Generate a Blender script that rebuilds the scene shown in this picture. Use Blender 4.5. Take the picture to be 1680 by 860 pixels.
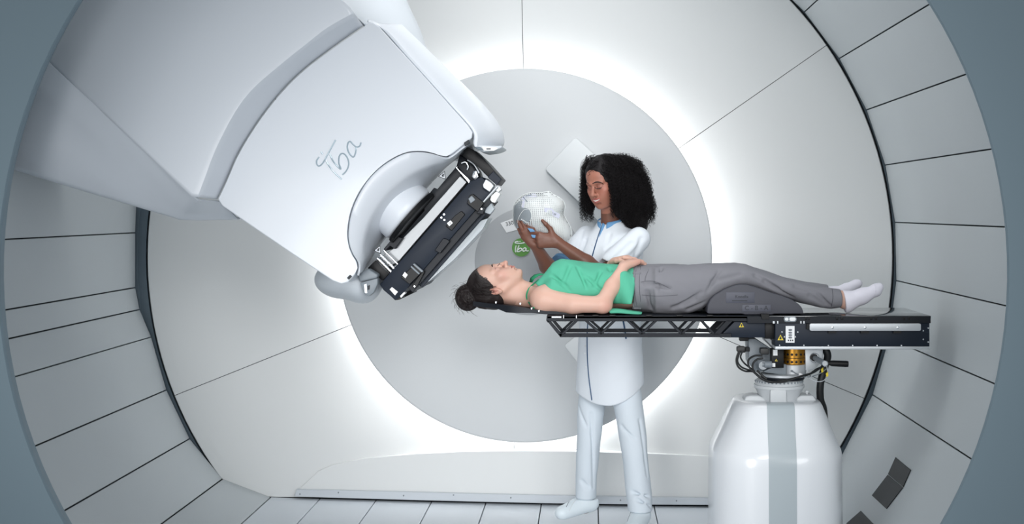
import bpy, bmesh, math, random
import numpy as np
from mathutils import Vector, Matrix

random.seed(7); rng = np.random.default_rng(7)
for o in list(bpy.data.objects): bpy.data.objects.remove(o)
scene = bpy.context.scene
COL = scene.collection

# ---------------------------------------------------------------- camera
F = 2240.0; VX, VY = 965.0, 344.0; CZ = 1.48
cam_d = bpy.data.cameras.new('camera'); cam = bpy.data.objects.new('camera', cam_d); COL.objects.link(cam)
cam.location = (0, 0, CZ); cam.rotation_euler = (math.pi/2, 0, 0)
cam_d.sensor_width = 36; cam_d.lens = F/1680*36
cam_d.shift_x = -(VX-840)/1680; cam_d.shift_y = -(430-VY)/1680
cam_d.clip_start = 0.05
scene.camera = cam

# ---------------------------------------------------------------- light
def lin(c): return tuple(((v/255)/12.92 if v/255 <= .04045 else ((v/255+.055)/1.055)**2.4) for v in c)
world = bpy.data.worlds.new('world'); scene.world = world; world.use_nodes = True
world.node_tree.nodes['Background'].inputs[0].default_value = (0.80, 0.85, 0.88, 1)
world.node_tree.nodes['Background'].inputs[1].default_value = 0.62
def area(name, loc, target, size, sy, power, col=(1, 1, 1), spread=180):
    l = bpy.data.lights.new(name, 'AREA'); l.shape = 'RECTANGLE'; l.size = size; l.size_y = sy
    l.energy = power; l.color = col; l.spread = math.radians(spread)
    o = bpy.data.objects.new(name, l); COL.objects.link(o); o.location = loc
    o.rotation_euler = (Vector(target)-Vector(loc)).to_track_quat('-Z', 'Y').to_euler(); return o
def spot(name, loc, target, ang, power, rad=.4, col=(1, 1, 1), blend=.8):
    l = bpy.data.lights.new(name, 'SPOT'); l.energy = power; l.color = col; l.spot_size = math.radians(ang); l.spot_blend = blend
    l.shadow_soft_size = rad
    o = bpy.data.objects.new(name, l); COL.objects.link(o); o.location = loc
    o.rotation_euler = (Vector(target)-Vector(loc)).to_track_quat('-Z', 'Y').to_euler(); return o
area('tunnel_overhead_light', (-0.1, 5.75, 2.95), (0.1, 6.2, 1.0), 1.6, 0.8, 18, (1, 1, 1))  # unseen area light, assumed overhead inside the tunnel
spot('added_key_light', (0.3, 1.0, 2.7), (-0.2, 6.2, 1.35), 40, 440, .8, (1, 1, 1), 1.0)  # unseen frontal spot added to brighten the camera-facing covers
spot('added_fill_light', (2.0, 1.4, 1.5), (-0.1, 6.2, 1.0), 40, 215, .9, (1, 1, 1), 1.0)  # unseen spot added to fill the tunnel from the right
spot('added_low_light', (-1.3, 1.0, .9), (0.0, 6.6, .45), 42, 400, .9, (1, 1, 1), 1.0)  # unseen low spot added to lift the lower wall and floor
spot('added_left_light', (-1.9, .8, 1.0), (-1.6, 6.6, 1.2), 34, 210, .8, (1, 1, 1), 1.0)  # unseen spot added to brighten the left wall behind the housing
vs = scene.view_settings
vs.view_transform = 'Standard'; vs.look = 'None'; vs.gamma = 1; vs.use_curve_mapping = False
vs.exposure = 0.0

# ---------------------------------------------------------------- helpers
def W(px, py, Y): return Vector(((px-VX)*Y/F, Y, CZ-(py-VY)*Y/F))
def mat(name, c, rough=.5, metal=0, bump=0, scale=40, coat=0, var=0, emis=None, alpha=1, spec=.5, attr=None, stretch=(1, 1, 1), detail=4, sss=0):
    m = bpy.data.materials.new(name); m.use_nodes = True; nt = m.node_tree; b = nt.nodes['Principled BSDF']
    base = (*lin(c), 1); b.inputs['Base Color'].default_value = base
    b.inputs['Roughness'].default_value = rough; b.inputs['Metallic'].default_value = metal
    b.inputs['Specular IOR Level'].default_value = spec
    b.inputs['Coat Weight'].default_value = coat; b.inputs['Coat Roughness'].default_value = .08
    if sss:
        b.inputs['Subsurface Weight'].default_value = sss; b.inputs['Subsurface Radius'].default_value = (.012, .005, .003)
        b.inputs['Subsurface Scale'].default_value = 1
    if alpha < 1: b.inputs['Alpha'].default_value = alpha
    if emis: b.inputs['Emission Color'].default_value = (*emis[0], 1); b.inputs['Emission Strength'].default_value = emis[1]
    tc = nt.nodes.new('ShaderNodeTexCoord'); mp = nt.nodes.new('ShaderNodeMapping'); mp.inputs['Scale'].default_value = stretch
    nt.links.new(tc.outputs['Object'], mp.inputs['Vector'])
    n = nt.nodes.new('ShaderNodeTexNoise'); n.inputs['Scale'].default_value = scale; n.inputs['Detail'].default_value = detail
    nt.links.new(mp.outputs[0], n.inputs['Vector'])
    src = None
    if attr:
        a = nt.nodes.new('ShaderNodeAttribute'); a.attribute_name = attr; src = a.outputs['Color']
        nt.links.new(src, b.inputs['Base Color'])
    if var:
        hs = nt.nodes.new('ShaderNodeHueSaturation'); hs.inputs['Color'].default_value = base
        if src: nt.links.new(src, hs.inputs['Color'])
        mr = nt.nodes.new('ShaderNodeMapRange'); mr.inputs[3].default_value = 1-var; mr.inputs[4].default_value = 1+var
        nt.links.new(n.outputs['Fac'], mr.inputs[0]); nt.links.new(mr.outputs[0], hs.inputs['Value'])
        nt.links.new(hs.outputs[0], b.inputs['Base Color'])
    if bump:
        bp = nt.nodes.new('ShaderNodeBump'); bp.inputs['Strength'].default_value = bump; bp.inputs['Distance'].default_value = .004
        nt.links.new(n.outputs['Fac'], bp.inputs['Height']); nt.links.new(bp.outputs[0], b.inputs['Normal'])
    return m
M = {}
M['panel'] = mat('tunnel_panel_laminate', (186, 192, 195), .62, var=.02, scale=3)
M['floor'] = mat('floor_tile_laminate', (206, 212, 218), .5, var=.02, scale=4)
M['wall'] = mat('rear_wall_paint', (220, 222, 222), .55, var=.01, scale=2)
M['disc'] = mat('disc_paint', (205, 208, 210), .6, var=.01, scale=2)
M['hub'] = mat('hub_grey_paint', (172, 175, 178), .6, var=.01)
M['plate'] = mat('white_plate', (216, 220, 222), .4)
M['arch'] = mat('arch_blue_grey_paint', (124, 142, 152), .7, var=.02, scale=2)
M['dark'] = mat('dark_gap', (38, 48, 56), .6)
M['midgrey'] = mat('grey_seal', (98, 112, 122), .5, var=.05)
M['cover'] = mat('moulded_white_cover', (212, 217, 224), .38, coat=.15, var=.006, scale=2)
M['cover2'] = mat('moulded_grey_white_cover', (196, 202, 208), .4, coat=.1)
M['robot'] = mat('glossy_white_cover', (236, 239, 243), .3, coat=.5)
M['stripe'] = mat('grey_cover_stripe', (178, 188, 193), .35, coat=.3)
M['navy'] = mat('anodised_navy', (17, 28, 43), .5, .05, var=.12, scale=12, spec=.35)
M['navy2'] = mat('dark_blue_black', (12, 18, 27), .45, .1, var=.1, scale=18, spec=.3)
M['black'] = mat('black_plastic', (8, 9, 12), .45, spec=.3)
M['rubber'] = mat('black_rubber', (16, 18, 20), .45)
M['steel'] = mat('brushed_steel', (160, 163, 166), .45, .6, var=.03, scale=60, stretch=(1, 30, 1))
M['chrome'] = mat('chrome', (225, 228, 232), .12, 1)
M['alum'] = mat('matt_aluminium', (200, 204, 208), .45, .45)
M['gold'] = mat('gold_anodised', (172, 124, 46), .32, .8)
M['carbon'] = mat('carbon_couch_top', (30, 36, 40), .12, .1, coat=.8)
M['clear'] = mat('frosted_acrylic', (188, 200, 208), .15, alpha=.55)
M['label'] = mat('white_label', (240, 241, 242), .5)
M['ink'] = mat('dark_ink', (40, 44, 50), .6)
M['greyink'] = mat('grey_ink', (120, 124, 132), .6)
M['yellow'] = mat('warning_yellow', (232, 205, 40), .5)
M['green'] = mat('badge_green', (88, 148, 62), .5)
M['white'] = mat('white_print', (245, 247, 245), .5)
M['logo'] = mat('embossed_silver_blue', (178, 194, 204), .2, .3)
M['cushion'] = mat('charcoal_foam_vinyl', (62, 63, 72), .55, bump=.15, scale=300)
M['cushion2'] = mat('charcoal_label', (74, 76, 88), .5)
M['led'] = mat('led_strip', (255, 255, 255), emis=((1, 1, 1), 9))
M['glass'] = mat('tinted_sensor_glass', (16, 17, 18), .15, 0, spec=.18)
M['robotgrey'] = mat('painted_light_grey_casting', (204, 208, 211), .4)
M['grey'] = mat('grey_paint', (128, 136, 143), .45)
M['blue'] = mat('blue_trim_cloth', (104, 152, 196), .8)
M['darkblue'] = mat('dark_blue_piping', (52, 82, 116), .8)
M['coat'] = mat('white_uniform_cloth', (220, 226, 233), .85, bump=.25, scale=8, detail=3)
M['pants'] = mat('white_trouser_cloth', (212, 221, 229), .85, bump=.35, scale=9, detail=3)
M['shoe'] = mat('white_leather', (226, 236, 242), .45)
M['sock'] = mat('white_sock_knit', (228, 226, 236), .9, bump=.3, scale=500)
M['darksock'] = mat('dark_sock', (44, 44, 50), .9)
M['top'] = mat('mint_green_jersey', (82, 174, 144), .85, bump=.35, scale=14, detail=3, var=.03)
M['topdark'] = mat('inside_green_jersey', (40, 150, 105), .85)
M['trouser'] = mat('grey_cotton_twill', (126, 126, 132), .9, bump=.35, scale=16, var=.04, detail=3)
M['seam'] = mat('grey_stitching', (88, 88, 95), .9)
M['skinf'] = mat('fair_skin', (205, 160, 142), .5, attr='Col', bump=.05, scale=200, sss=.12)
M['skinb'] = mat('brown_skin', (128, 80, 62), .45, attr='Col', bump=.05, scale=200, sss=.08)
M['hairb'] = mat('dark_brown_hair', (34, 27, 27), .5, bump=.5, scale=60, var=.35, spec=.3, stretch=(1, 6, 1.4))
M['hairc'] = mat('black_curly_hair', (22, 19, 21), .6, bump=.4, scale=90, var=.3, spec=.25)
M['brow'] = mat('dark_brow_hair', (48, 34, 30), .7)
M['browb'] = mat('black_brow_hair', (30, 20, 18), .7)
M['lash'] = mat('dark_lash', (30, 24, 26), .6)
M['eye'] = mat('eye_white', (225, 222, 218), .15, coat=1)
M['iris'] = mat('dark_iris', (52, 38, 30), .1, coat=1)
M['lipf'] = mat('pink_lips', (188, 120, 112), .4)
M['lipb'] = mat('rose_lips', (168, 88, 86), .3)
M['teeth'] = mat('teeth', (235, 232, 226), .2)
M['mesh'] = mat('white_thermoplastic', (222, 226, 226), .45)
M['film'] = mat('grey_film', (150, 158, 164), .35)
M['lilac'] = mat('lilac_sticker', (212, 214, 232), .5)

def tag(o, label=None, cat=None, group=None, kind=None):
    if label: o['label'] = label
    if cat: o['category'] = cat
    if group: o['group'] = group
    if kind: o['kind'] = kind
    return o
def empty(name, loc, label=None, cat=None, group=None, kind=None):
    o = bpy.data.objects.new(name, None); COL.objects.link(o); o.location = loc; o.empty_display_size = .05
    return tag(o, label, cat, group, kind)
def link(name, me, m, parent=None, smooth=None):
    if m is not None:
        if not isinstance(m, (list, tuple)): m = [m]
        for x in m: me.materials.append(x)
    o = bpy.data.objects.new(name, me); COL.objects.link(o)
    if parent is not None:
        o.parent = parent
        mw = Matrix.Translation(parent.location)
        pp = parent.parent
        while pp is not None: mw = Matrix.Translation(pp.location) @ mw; pp = pp.parent
        me.transform(mw.inverted())
    return o
def finish(bm, name, m, parent=None, sharp=35, recalc=True):
    if recalc: bmesh.ops.recalc_face_normals(bm, faces=bm.faces)
    for f in bm.faces: f.smooth = True
    lim = math.radians(sharp)
    for e in bm.edges:
        e.smooth = not (len(e.link_faces) == 2 and e.calc_face_angle(0) > lim)
    me = bpy.data.meshes.new(name); bm.to_mesh(me); bm.free()
    return link(name, me, m, parent)
def prism(bm, pts, off, bev=0, seg=2, backbev=True):
    """closed prism from the polygon pts (Vectors) pushed by vector off"""
    vs_ = [bm.verts.new(p) for p in pts]; f = bm.faces.new(vs_)
    r = bmesh.ops.extrude_face_region(bm, geom=[f])
    nv = [g for g in r['geom'] if isinstance(g, bmesh.types.BMVert)]
    for v in nv: v.co += off
    allv = set(vs_) | set(nv)
    if bev:
        es = [e for e in bm.edges if e.verts[0] in allv and e.verts[1] in allv]
        if not backbev:
            es = [e for e in es if not (e.verts[0] in nv and e.verts[1] in nv)]
        bmesh.ops.bevel(bm, geom=es, offset=bev, segments=seg, profile=.5, affect='EDGES', clamp_overlap=True)
def slab(name, px, Y, depth, m, parent=None, bev=0, seg=2, sharp=35):
    bm = bmesh.new(); prism(bm, [W(x, y, Y) for x, y in px], Vector((0, depth, 0)), bev, seg)
    return finish(bm, name, m, parent, sharp)
def rect(x0, y0, x1, y1): return [(x0, y0), (x1, y0), (x1, y1), (x0, y1)]
def rrect(x0, y0, x1, y1, r, n=4):
    out = []
    for cx, cy, a0 in ((x1-r, y0+r, -90), (x1-r, y1-r, 0), (x0+r, y1-r, 90), (x0+r, y0+r, 180)):
        for i in range(n+1):
            a = math.radians(a0+90*i/n); out.append((cx+r*math.cos(a), cy+r*math.sin(a)))
    return out
def disc_px(cx, cy, r, n=32): return [(cx+r*math.cos(2*math.pi*i/n), cy+r*math.sin(2*math.pi*i/n)) for i in range(n)]
def catmull(pts, n=8, closed=False):
    P_ = [Vector(p) for p in pts]; out = []; L = len(P_)
    rngi = range(L) if closed else range(L-1)
    for i in rngi:
        if closed: a, b, c, d = P_[(i-1) % L], P_[i], P_[(i+1) % L], P_[(i+2) % L]
        else: a, b, c, d = P_[max(i-1, 0)], P_[i], P_[i+1], P_[min(i+2, L-1)]
        for k in range(n):
            t = k/n
            out.append(.5*((2*b)+(c-a)*t+(2*a-5*b+4*c-d)*t*t+(3*b-a-3*c+d)*t**3))
    if not closed: out.append(P_[-1].copy())
    return out
def tube_bm(bm, pts, r, sides=8, cap=True):
    pts = [Vector([float(q) for q in p]) for p in pts]; n = len(pts)
    rad = r if isinstance(r, (list, tuple)) else [r]*n
    if len(rad) != n: rad = list(np.interp(np.linspace(0, 1, n), np.linspace(0, 1, len(rad)), rad))
    rad = [float(q) for q in rad]
    t0 = (pts[1]-pts[0]).normalized(); up = Vector((0, 0, 1)) if abs(t0.z) < .9 else Vector((1, 0, 0))
    nx = t0.cross(up).normalized(); rings = []
    for i in range(n):
        t = (pts[min(i+1, n-1)]-pts[max(i-1, 0)]).normalized()
        nx = (nx-t*nx.dot(t)).normalized(); ny = t.cross(nx)
        rings.append([bm.verts.new(pts[i]+rad[i]*(math.cos(2*math.pi*k/sides)*nx+math.sin(2*math.pi*k/sides)*ny)) for k in range(sides)])
    for a, b in zip(rings, rings[1:]):
        for k in range(sides): bm.faces.new((a[k], a[(k+1) % sides], b[(k+1) % sides], b[k]))
    if cap: bm.faces.new(rings[0][::-1]); bm.faces.new(rings[-1])
def tube(name, pts, r, m, parent=None, sides=10, smoothpts=0):
    if smoothpts: pts = catmull(pts, smoothpts)
    bm = bmesh.new(); tube_bm(bm, pts, r, sides); return finish(bm, name, m, parent, 50)
def tubepx(name, pts, r, m, parent=None, sides=8, sm=6):
    return tube(name, [W(*p) for p in pts], r, m, parent, sides, sm)
def lathe_bm(bm, c, axis, prof, n=40):
    c = Vector([float(q) for q in c]); axis = Vector([float(q) for q in axis])
    axis = Vector(axis).normalized(); u = axis.orthogonal().normalized(); v = axis.cross(u); rings = []
    for t, r in prof:
        rings.append([bm.verts.new(Vector(c)+axis*t+r*(math.cos(2*math.pi*k/n)*u+math.sin(2*math.pi*k/n)*v)) for k in range(n)])
    for a, b in zip(rings, rings[1:]):
        for k in range(n): bm.faces.new((a[k], a[(k+1) % n], b[(k+1) % n], b[k]))
    bm.faces.new(rings[0][::-1]); bm.faces.new(rings[-1])
def lathe(name, c, axis, prof, m, parent=None, n=40, sharp=30):
    bm = bmesh.new(); lathe_bm(bm, c, axis, prof, n); return finish(bm, name, m, parent, sharp)
def box_bm(bm, lo, hi, bev=0, seg=2):
    x0, y0, z0 = lo; x1, y1, z1 = hi
    prism(bm, [Vector((x0, y0, z0)), Vector((x1, y0, z0)), Vector((x1, y0, z1)), Vector((x0, y0, z1))], Vector((0, y1-y0, 0)), bev, seg)
def box(name, lo, hi, m, parent=None, bev=0, seg=2):
    bm = bmesh.new(); box_bm(bm, lo, hi, bev, seg); return finish(bm, name, m, parent)
def grid_bm(bm, rows, closed=False):
    R = [[bm.verts.new(p) for p in row] for row in rows]
    for a, b in zip(R, R[1:]):
        n = len(a)
        for k in range(n if closed else n-1): bm.faces.new((a[k], a[(k+1) % n], b[(k+1) % n], b[k]))
    return R
def shell(name, rows, m, parent=None, thick=.02, sub=0, sharp=30):
    bm = bmesh.new(); grid_bm(bm, rows)
    bmesh.ops.recalc_face_normals(bm, faces=bm.faces)
    # normals towards the camera room
    s = sum(f.normal.y*f.calc_area() for f in bm.faces)
    if s > 0: bmesh.ops.reverse_faces(bm, faces=bm.faces)
    o = finish(bm, name, m, parent, sharp, recalc=False)
    if sub: md = o.modifiers.new('sub', 'SUBSURF'); md.levels = sub; md.render_levels = sub
    md = o.modifiers.new('sol', 'SOLIDIFY'); md.thickness = thick; md.offset = -1
    return o
def text(name, s, loc, size, m, parent=None, rot=(math.pi/2, 0, 0), ext=.0006):
    c = bpy.data.curves.new(name, 'FONT'); c.body = s; c.size = size; c.extrude = ext; c.align_x = 'CENTER'; c.align_y = 'CENTER'
    c.resolution_u = 3
    o = bpy.data.objects.new('tmp', c); COL.objects.link(o); o.location = loc; o.rotation_euler = rot
    bpy.context.view_layer.update()
    dg = bpy.context.evaluated_depsgraph_get(); me = bpy.data.meshes.new_from_object(o.evaluated_get(dg))
    me.transform(o.matrix_world); bpy.data.objects.remove(o); me.materials.clear(); me.name = name
    return link(name, me, m, parent)

# ---------------------------------------------------------------- distance fields: smooth bodies
def smin(a, b, k):
    h = np.maximum(k-np.abs(a-b), 0)/k
    return np.minimum(a, b)-h*h*k*.25
class Field:
    def __init__(s): s.p = []
    def _add(s, fn, lo, hi, k, op): s.p.append((fn, np.array(lo)-k, np.array(hi)+k, k, op)); return s
    def rc(s, a, b, ra, rb, k=.02, op='+', squash=None):
        a = np.array(a, float); b = np.array(b, float); ba = b-a; L2 = ba@ba
        if squash is not None:
            n = np.array(squash[0], float); n /= np.linalg.norm(n); sc = squash[1]
        def fn(p):
            q = p-a
            if squash is not None: q = q+np.outer((q@n)-0, n)*(1/sc-1); bb = ba+n*(ba@n)*(1/sc-1)
            else: bb = ba
            h = np.clip((q@bb)/(bb@bb+1e-12), 0, 1)
            d = np.linalg.norm(q-h[:, None]*bb, axis=1)-(ra+(rb-ra)*h)
            return d*(sc if squash is not None else 1)
        m = max(ra, rb)
        return s._add(fn, np.minimum(a, b)-m, np.maximum(a, b)+m, k, op)
    def el(s, c, r, R=None, k=.02, op='+'):
        c = np.array(c, float); r = np.array(r, float); Rm = np.eye(3) if R is None else np.array(R)
        def fn(p):
            q = (p-c)@Rm            # columns of R are the local axes
            k0 = np.linalg.norm(q/r, axis=1); k1 = np.linalg.norm(q/(r*r), axis=1)+1e-9
            return k0*(k0-1)/k1
        m = r.max()
        if R is None: return s._add(fn, c-r, c+r, k, op)
        return s._add(fn, c-m, c+m, k, op)
    def loft(s, o, R, st, k=.02, op='+', e=2.0, ext=.0):
        """stations (t, cu, cv, a, b) along local axis 2"""
        o = np.array(o, float); R = np.array(R, float); st = np.array(st, float); T = st[:, 0]
        def fn(p):
            q = (p-o)@R; t = q[:, 2]
            cu, cv, a, b = (np.interp(t, T, st[:, j]) for j in (1, 2, 3, 4))
            u = np.abs(q[:, 0]-cu)/a; v = np.abs(q[:, 1]-cv)/b
            nrm = (u**e+v**e)**(1/e)
            d = (nrm-1)*np.minimum(a, b)
            ends = np.maximum(T[0]-t, t-T[-1])
            return np.maximum(d, ends) if ext == 0 else np.where(ends > -ext, -smin(-d, -ends, ext), d)
        cor = []
        for t, cu, cv, a, b in st:
            for i in (-1, 1):
                for j in (-1, 1): cor.append(o+R@np.array([cu+i*a, cv+j*b, t]))
        cor = np.array(cor)
        return s._add(fn, cor.min(0), cor.max(0), k, op)
    def plane(s, pt, n, k=.004):
        """keeps the side the normal points away from"""
        pt = np.array(pt, float); n = np.array(n, float); n /= np.linalg.norm(n)
        return s._add(lambda p: -((p-pt)@n), [-99]*3, [99]*3, k, '-')
    def bounds(s):
        q = [x for x in s.p if x[4] == '+']
        return np.min([x[1] for x in q], 0), np.max([x[2] for x in q], 0)
    def eval(s, p, cull=None):
        d = np.full(len(p), .3)
        for fn, lo, hi, k, op in s.p:
            if cull is not None:
                mrg = .04
                m = np.all((p > lo-mrg) & (p < hi+mrg), axis=1)
                if not m.any(): continue
                q = fn(p[m]); dm = d[m]
                d[m] = smin(dm, q, k) if op == '+' else -smin(-dm, q, k)
            else:
                q = fn(p); d = smin(d, q, k) if op == '+' else -smin(-d, q, k)
        return d
def axis_pts(lo, hi, zones, h):
    """rectilinear axis: spacing h, finer inside zones [(a,b,h2)]"""
    out = [lo]
    while out[-1] < hi:
        x = out[-1]; st = h
        for a, b, h2 in zones:
            if a <= x <= b: st = min(st, h2)
        out.append(x+st)
    return np.array(out)
CELL_E = [((0,0,0),(1,0,0)),((0,1,0),(1,1,0)),((0,0,1),(1,0,1)),((0,1,1),(1,1,1)),
          ((0,0,0),(0,1,0)),((1,0,0),(1,1,0)),((0,0,1),(0,1,1)),((1,0,1),(1,1,1)),
          ((0,0,0),(0,0,1)),((1,0,0),(1,0,1)),((0,1,0),(0,1,1)),((1,1,0),(1,1,1))]
def surf(name, fld, m, parent=None, h=.004, zones=((), (), ()), disp=None, color=None, smooth=1):
    lo, hi = fld.bounds(); lo = lo-.012; hi = hi+.012
    ax = [axis_pts(lo[i], hi[i], zones[i], h) for i in range(3)]
    B = 8
    for i in range(3):
        n = len(ax[i]); pad = (-n) % B
        if pad: ax[i] = np.concatenate([ax[i], ax[i][-1]+h*np.arange(1, pad+1)])
    nb = [len(a)//B for a in ax]
    cen = [a.reshape(-1, B).mean(1) for a in ax]; hw = [(a.reshape(-1, B)[:, -1]-a.reshape(-1, B)[:, 0])/2+h for a in ax]
    C = np.stack(np.meshgrid(*cen, indexing='ij'), -1).reshape(-1, 3)
    Hd = np.sqrt(sum(g**2 for g in np.meshgrid(*hw, indexing='ij'))).reshape(-1)
    dc = fld.eval(C)
    Fd = np.repeat(np.repeat(np.repeat(np.where(dc < 0, -1., 1.).astype(np.float32).reshape(nb), B, 0), B, 1), B, 2)
    act = np.nonzero(np.abs(dc) < Hd*1.35+.006)[0]
    bi, bj, bk = np.unravel_index(act, nb)
    loc = np.arange(B)
    for s0 in range(0, len(act), 600):
        I = bi[s0:s0+600]; J = bj[s0:s0+600]; K = bk[s0:s0+600]
        ii = (I[:, None]*B+loc)[:, :, None, None]; jj = (J[:, None]*B+loc)[:, None, :, None]; kk = (K[:, None]*B+loc)[:, None, None, :]
        ii, jj, kk = np.broadcast_arrays(ii, jj, kk)
        p = np.stack([ax[0][ii], ax[1][jj], ax[2][kk]], -1).reshape(-1, 3)
        Fd[ii, jj, kk] = fld.eval(p, True).reshape(ii.shape)
    S = Fd < 0
    n = S.astype(np.int8)
    cs = sum(n[a:n.shape[0]-1+a, b:n.shape[1]-1+b, c:n.shape[2]-1+c] for a in (0, 1) for b in (0, 1) for c in (0, 1))
    mix = (cs > 0) & (cs < 8)
    idx = np.full(mix.shape, -1, np.int32); ci = np.argwhere(mix); idx[mix] = np.arange(len(ci))
    acc = np.zeros((len(ci), 3)); cnt = np.zeros(len(ci))
    for a, b in CELL_E:
        fa = Fd[ci[:, 0]+a[0], ci[:, 1]+a[1], ci[:, 2]+a[2]]; fb = Fd[ci[:, 0]+b[0], ci[:, 1]+b[1], ci[:, 2]+b[2]]
        x = (fa < 0) != (fb < 0); t = np.where(x, fa/np.where(x, fa-fb, 1), 0)
        A = np.array(a, float); Bv = np.array(b, float)
        acc += np.where(x[:, None], A+(Bv-A)*t[:, None], 0); cnt += x
    u = acc/cnt[:, None]
    V = np.stack([ax[i][ci[:, i]]+(ax[i][ci[:, i]+1]-ax[i][ci[:, i]])*u[:, i] for i in range(3)], -1)
    quads = []
    for d in range(3):
        e1, e2 = [(1, 2), (2, 0), (0, 1)][d]
        sl0 = [slice(None)]*3; sl1 = [slice(None)]*3; sl0[d] = slice(0, -1); sl1[d] = slice(1, None)
        diff = S[tuple(sl0)] != S[tuple(sl1)]
        g = np.argwhere(diff); g = g[(g[:, e1] > 0) & (g[:, e2] > 0)]
        g = g[(g[:, e1] < mix.shape[e1]) & (g[:, e2] < mix.shape[e2])]
        o = []
        for s1, s2 in ((1, 1), (0, 1), (0, 0), (1, 0)):
            c = g.copy(); c[:, e1] -= s1; c[:, e2] -= s2; o.append(idx[c[:, 0], c[:, 1], c[:, 2]])
        q = np.stack(o, -1); ins = S[g[:, 0], g[:, 1], g[:, 2]]
        q[~ins] = q[~ins][:, ::-1]; quads.append(q)
    Q = np.concatenate(quads); Q = Q[(Q >= 0).all(1)]
    for _ in range(smooth):      # light tangential relaxation
        sm = np.zeros_like(V); ct = np.zeros(len(V))
        for a, b in ((0, 1), (1, 2), (2, 3), (3, 0)):
            np.add.at(sm, Q[:, a], V[Q[:, b]]); np.add.at(sm, Q[:, b], V[Q[:, a]]); np.add.at(ct, Q[:, a], 1); np.add.at(ct, Q[:, b], 1)
        V = V*.6+.4*sm/np.maximum(ct, 1)[:, None]
    if disp is not None:
        N = np.zeros_like(V); fn = np.cross(V[Q[:, 2]]-V[Q[:, 0]], V[Q[:, 3]]-V[Q[:, 1]])
        for a in range(4): np.add.at(N, Q[:, a], fn)
        N /= np.linalg.norm(N, axis=1)[:, None]+1e-12
        V = V+N*disp(V)[:, None]
    me = bpy.data.meshes.new(name)
    me.vertices.add(len(V)); me.vertices.foreach_set('co', V.astype(np.float32).ravel())
    me.loops.add(len(Q)*4); me.loops.foreach_set('vertex_index', Q.astype(np.int32).ravel())
    me.polygons.add(len(Q)); me.polygons.foreach_set('loop_start', np.arange(0, len(Q)*4, 4, dtype=np.int32))
    me.polygons.foreach_set('use_smooth', np.ones(len(Q), bool))
    me.update(); me.validate()
    if color is not None:
        a = me.color_attributes.new('Col', 'FLOAT_COLOR', 'POINT'); c = color(V)
        a.data.foreach_set('color', np.concatenate([c, np.ones((len(c), 1))], 1).astype(np.float32).ravel())
    return link(name, me, m, parent)
def sq(v, a, b):     # smooth 0..1
    t = np.clip((v-a)/(b-a), 0, 1); return t*t*(3-2*t)
def nvec(*a): v = np.array(a, float); return v/np.linalg.norm(v)
# ================================================================ SETTING
YB = 7.0
SB = F/YB
def BX(px): return (px-VX)/SB
def BZ(py): return CZ-(py-VY)/SB
AX, AZ = BX(865), BZ(420)
def facet_panels(parent, verts, name, y0, y1, m, gap=.0026, th=.025):
    """flat panels between neighbouring points of a cross-section running along the tunnel"""
    for (x0, z0), (x1, z1) in zip(verts, verts[1:]):
        a = Vector((x0, 0, z0)); b = Vector((x1, 0, z1)); d = (b-a).normalized()
        n = Vector((-d.z, 0, d.x))                     # away from the axis or towards it
        if n.dot(Vector((AX, 0, AZ))-(a+b)/2) > 0: n = -n
        a2 = a+d*gap; b2 = b-d*gap; bm = bmesh.new()
        a2.y = b2.y = y0
        prism(bm, [a2, b2, b2+n*th, a2+n*th], Vector((0, y1-y0, 0)), .0018, 1)
        finish(bm, name, m, parent)
def backing(name, verts, y0, y1, parent, m, off=.03):
    bm = bmesh.new()
    def out(x, z):
        v = Vector((x-AX, 0, z-AZ)); return Vector((x, 0, z))+v.normalized()*off
    grid_bm(bm, [[out(x, z)+Vector((0, y0, 0)) for x, z in verts], [out(x, z)+Vector((0, y1, 0)) for x, z in verts]])
    o = finish(bm, name, m, parent); return o
vr = []
for k in range(-4, 8):
    a = math.radians(5.2+9.04*k); R = np.interp(math.degrees(a), [-40, -20, 0, 90], [618, 610, 606, 606])/SB
    vr.append((AX+R*math.cos(a), AZ+R*math.sin(a)))
lp = [(238, 175), (227, 255), (222, 382), (222, 472), (229, 508), (248, 553), (273, 640), (311, 720), (365, 786), (444, 816)]
vl = [(BX(x), BZ(y)) for x, y in lp]
fp = [(444, 816), (525, 818.5), (617, 821), (708, 823.5), (797, 825.5), (888, 827.5), (981, 829), (1073, 830), (1166, 831), (1258, 831), (1341, 826)]
vf = [(BX(x), BZ(y)) for x, y in fp]
vr[0] = vf[-1]
wl = tag(empty('wall_left', (BX(222), 6, 1.2)), kind='structure')
facet_panels(wl, vl, 'wall_panel', 5.09, YB, M['panel']); backing('panel_backing', vl, 5.09, YB+.2, wl, M['dark'], .04)
wr = tag(empty('wall_right', (BX(1470), 6, 1.2)), kind='structure')
facet_panels(wr, vr, 'wall_panel', 5.09, YB, M['panel']); backing('panel_backing', vr, 5.09, YB+.2, wr, M['dark'], .04)
ce = tag(empty('ceiling', (AX, 6, 3.1)), kind='structure')
vc = [(AX+1.894*math.cos(math.radians(5.2+9.04*k)), AZ+1.894*math.sin(math.radians(5.2+9.04*k))) for k in range(7, 13)]
facet_panels(ce, vc, 'ceiling_panel', 5.09, YB, M['panel']); backing('panel_backing', vc, 5.09, YB+.2, ce, M['dark'], .04)
fl = tag(empty('floor', (AX, 6, 0)), kind='structure')
facet_panels(fl, vf, 'floor_tile', 5.0, YB, M['floor']); backing('tile_backing', vf, 5.0, YB+.2, fl, M['dark'], .04)
for i in range(6):    # the plain floor of the room in front
    box('floor_tile', (-3+i*1.0+.003, .2, -.06), (-2+i*1.0-.003, 4.99, -.03), M['floor'], fl)

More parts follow.
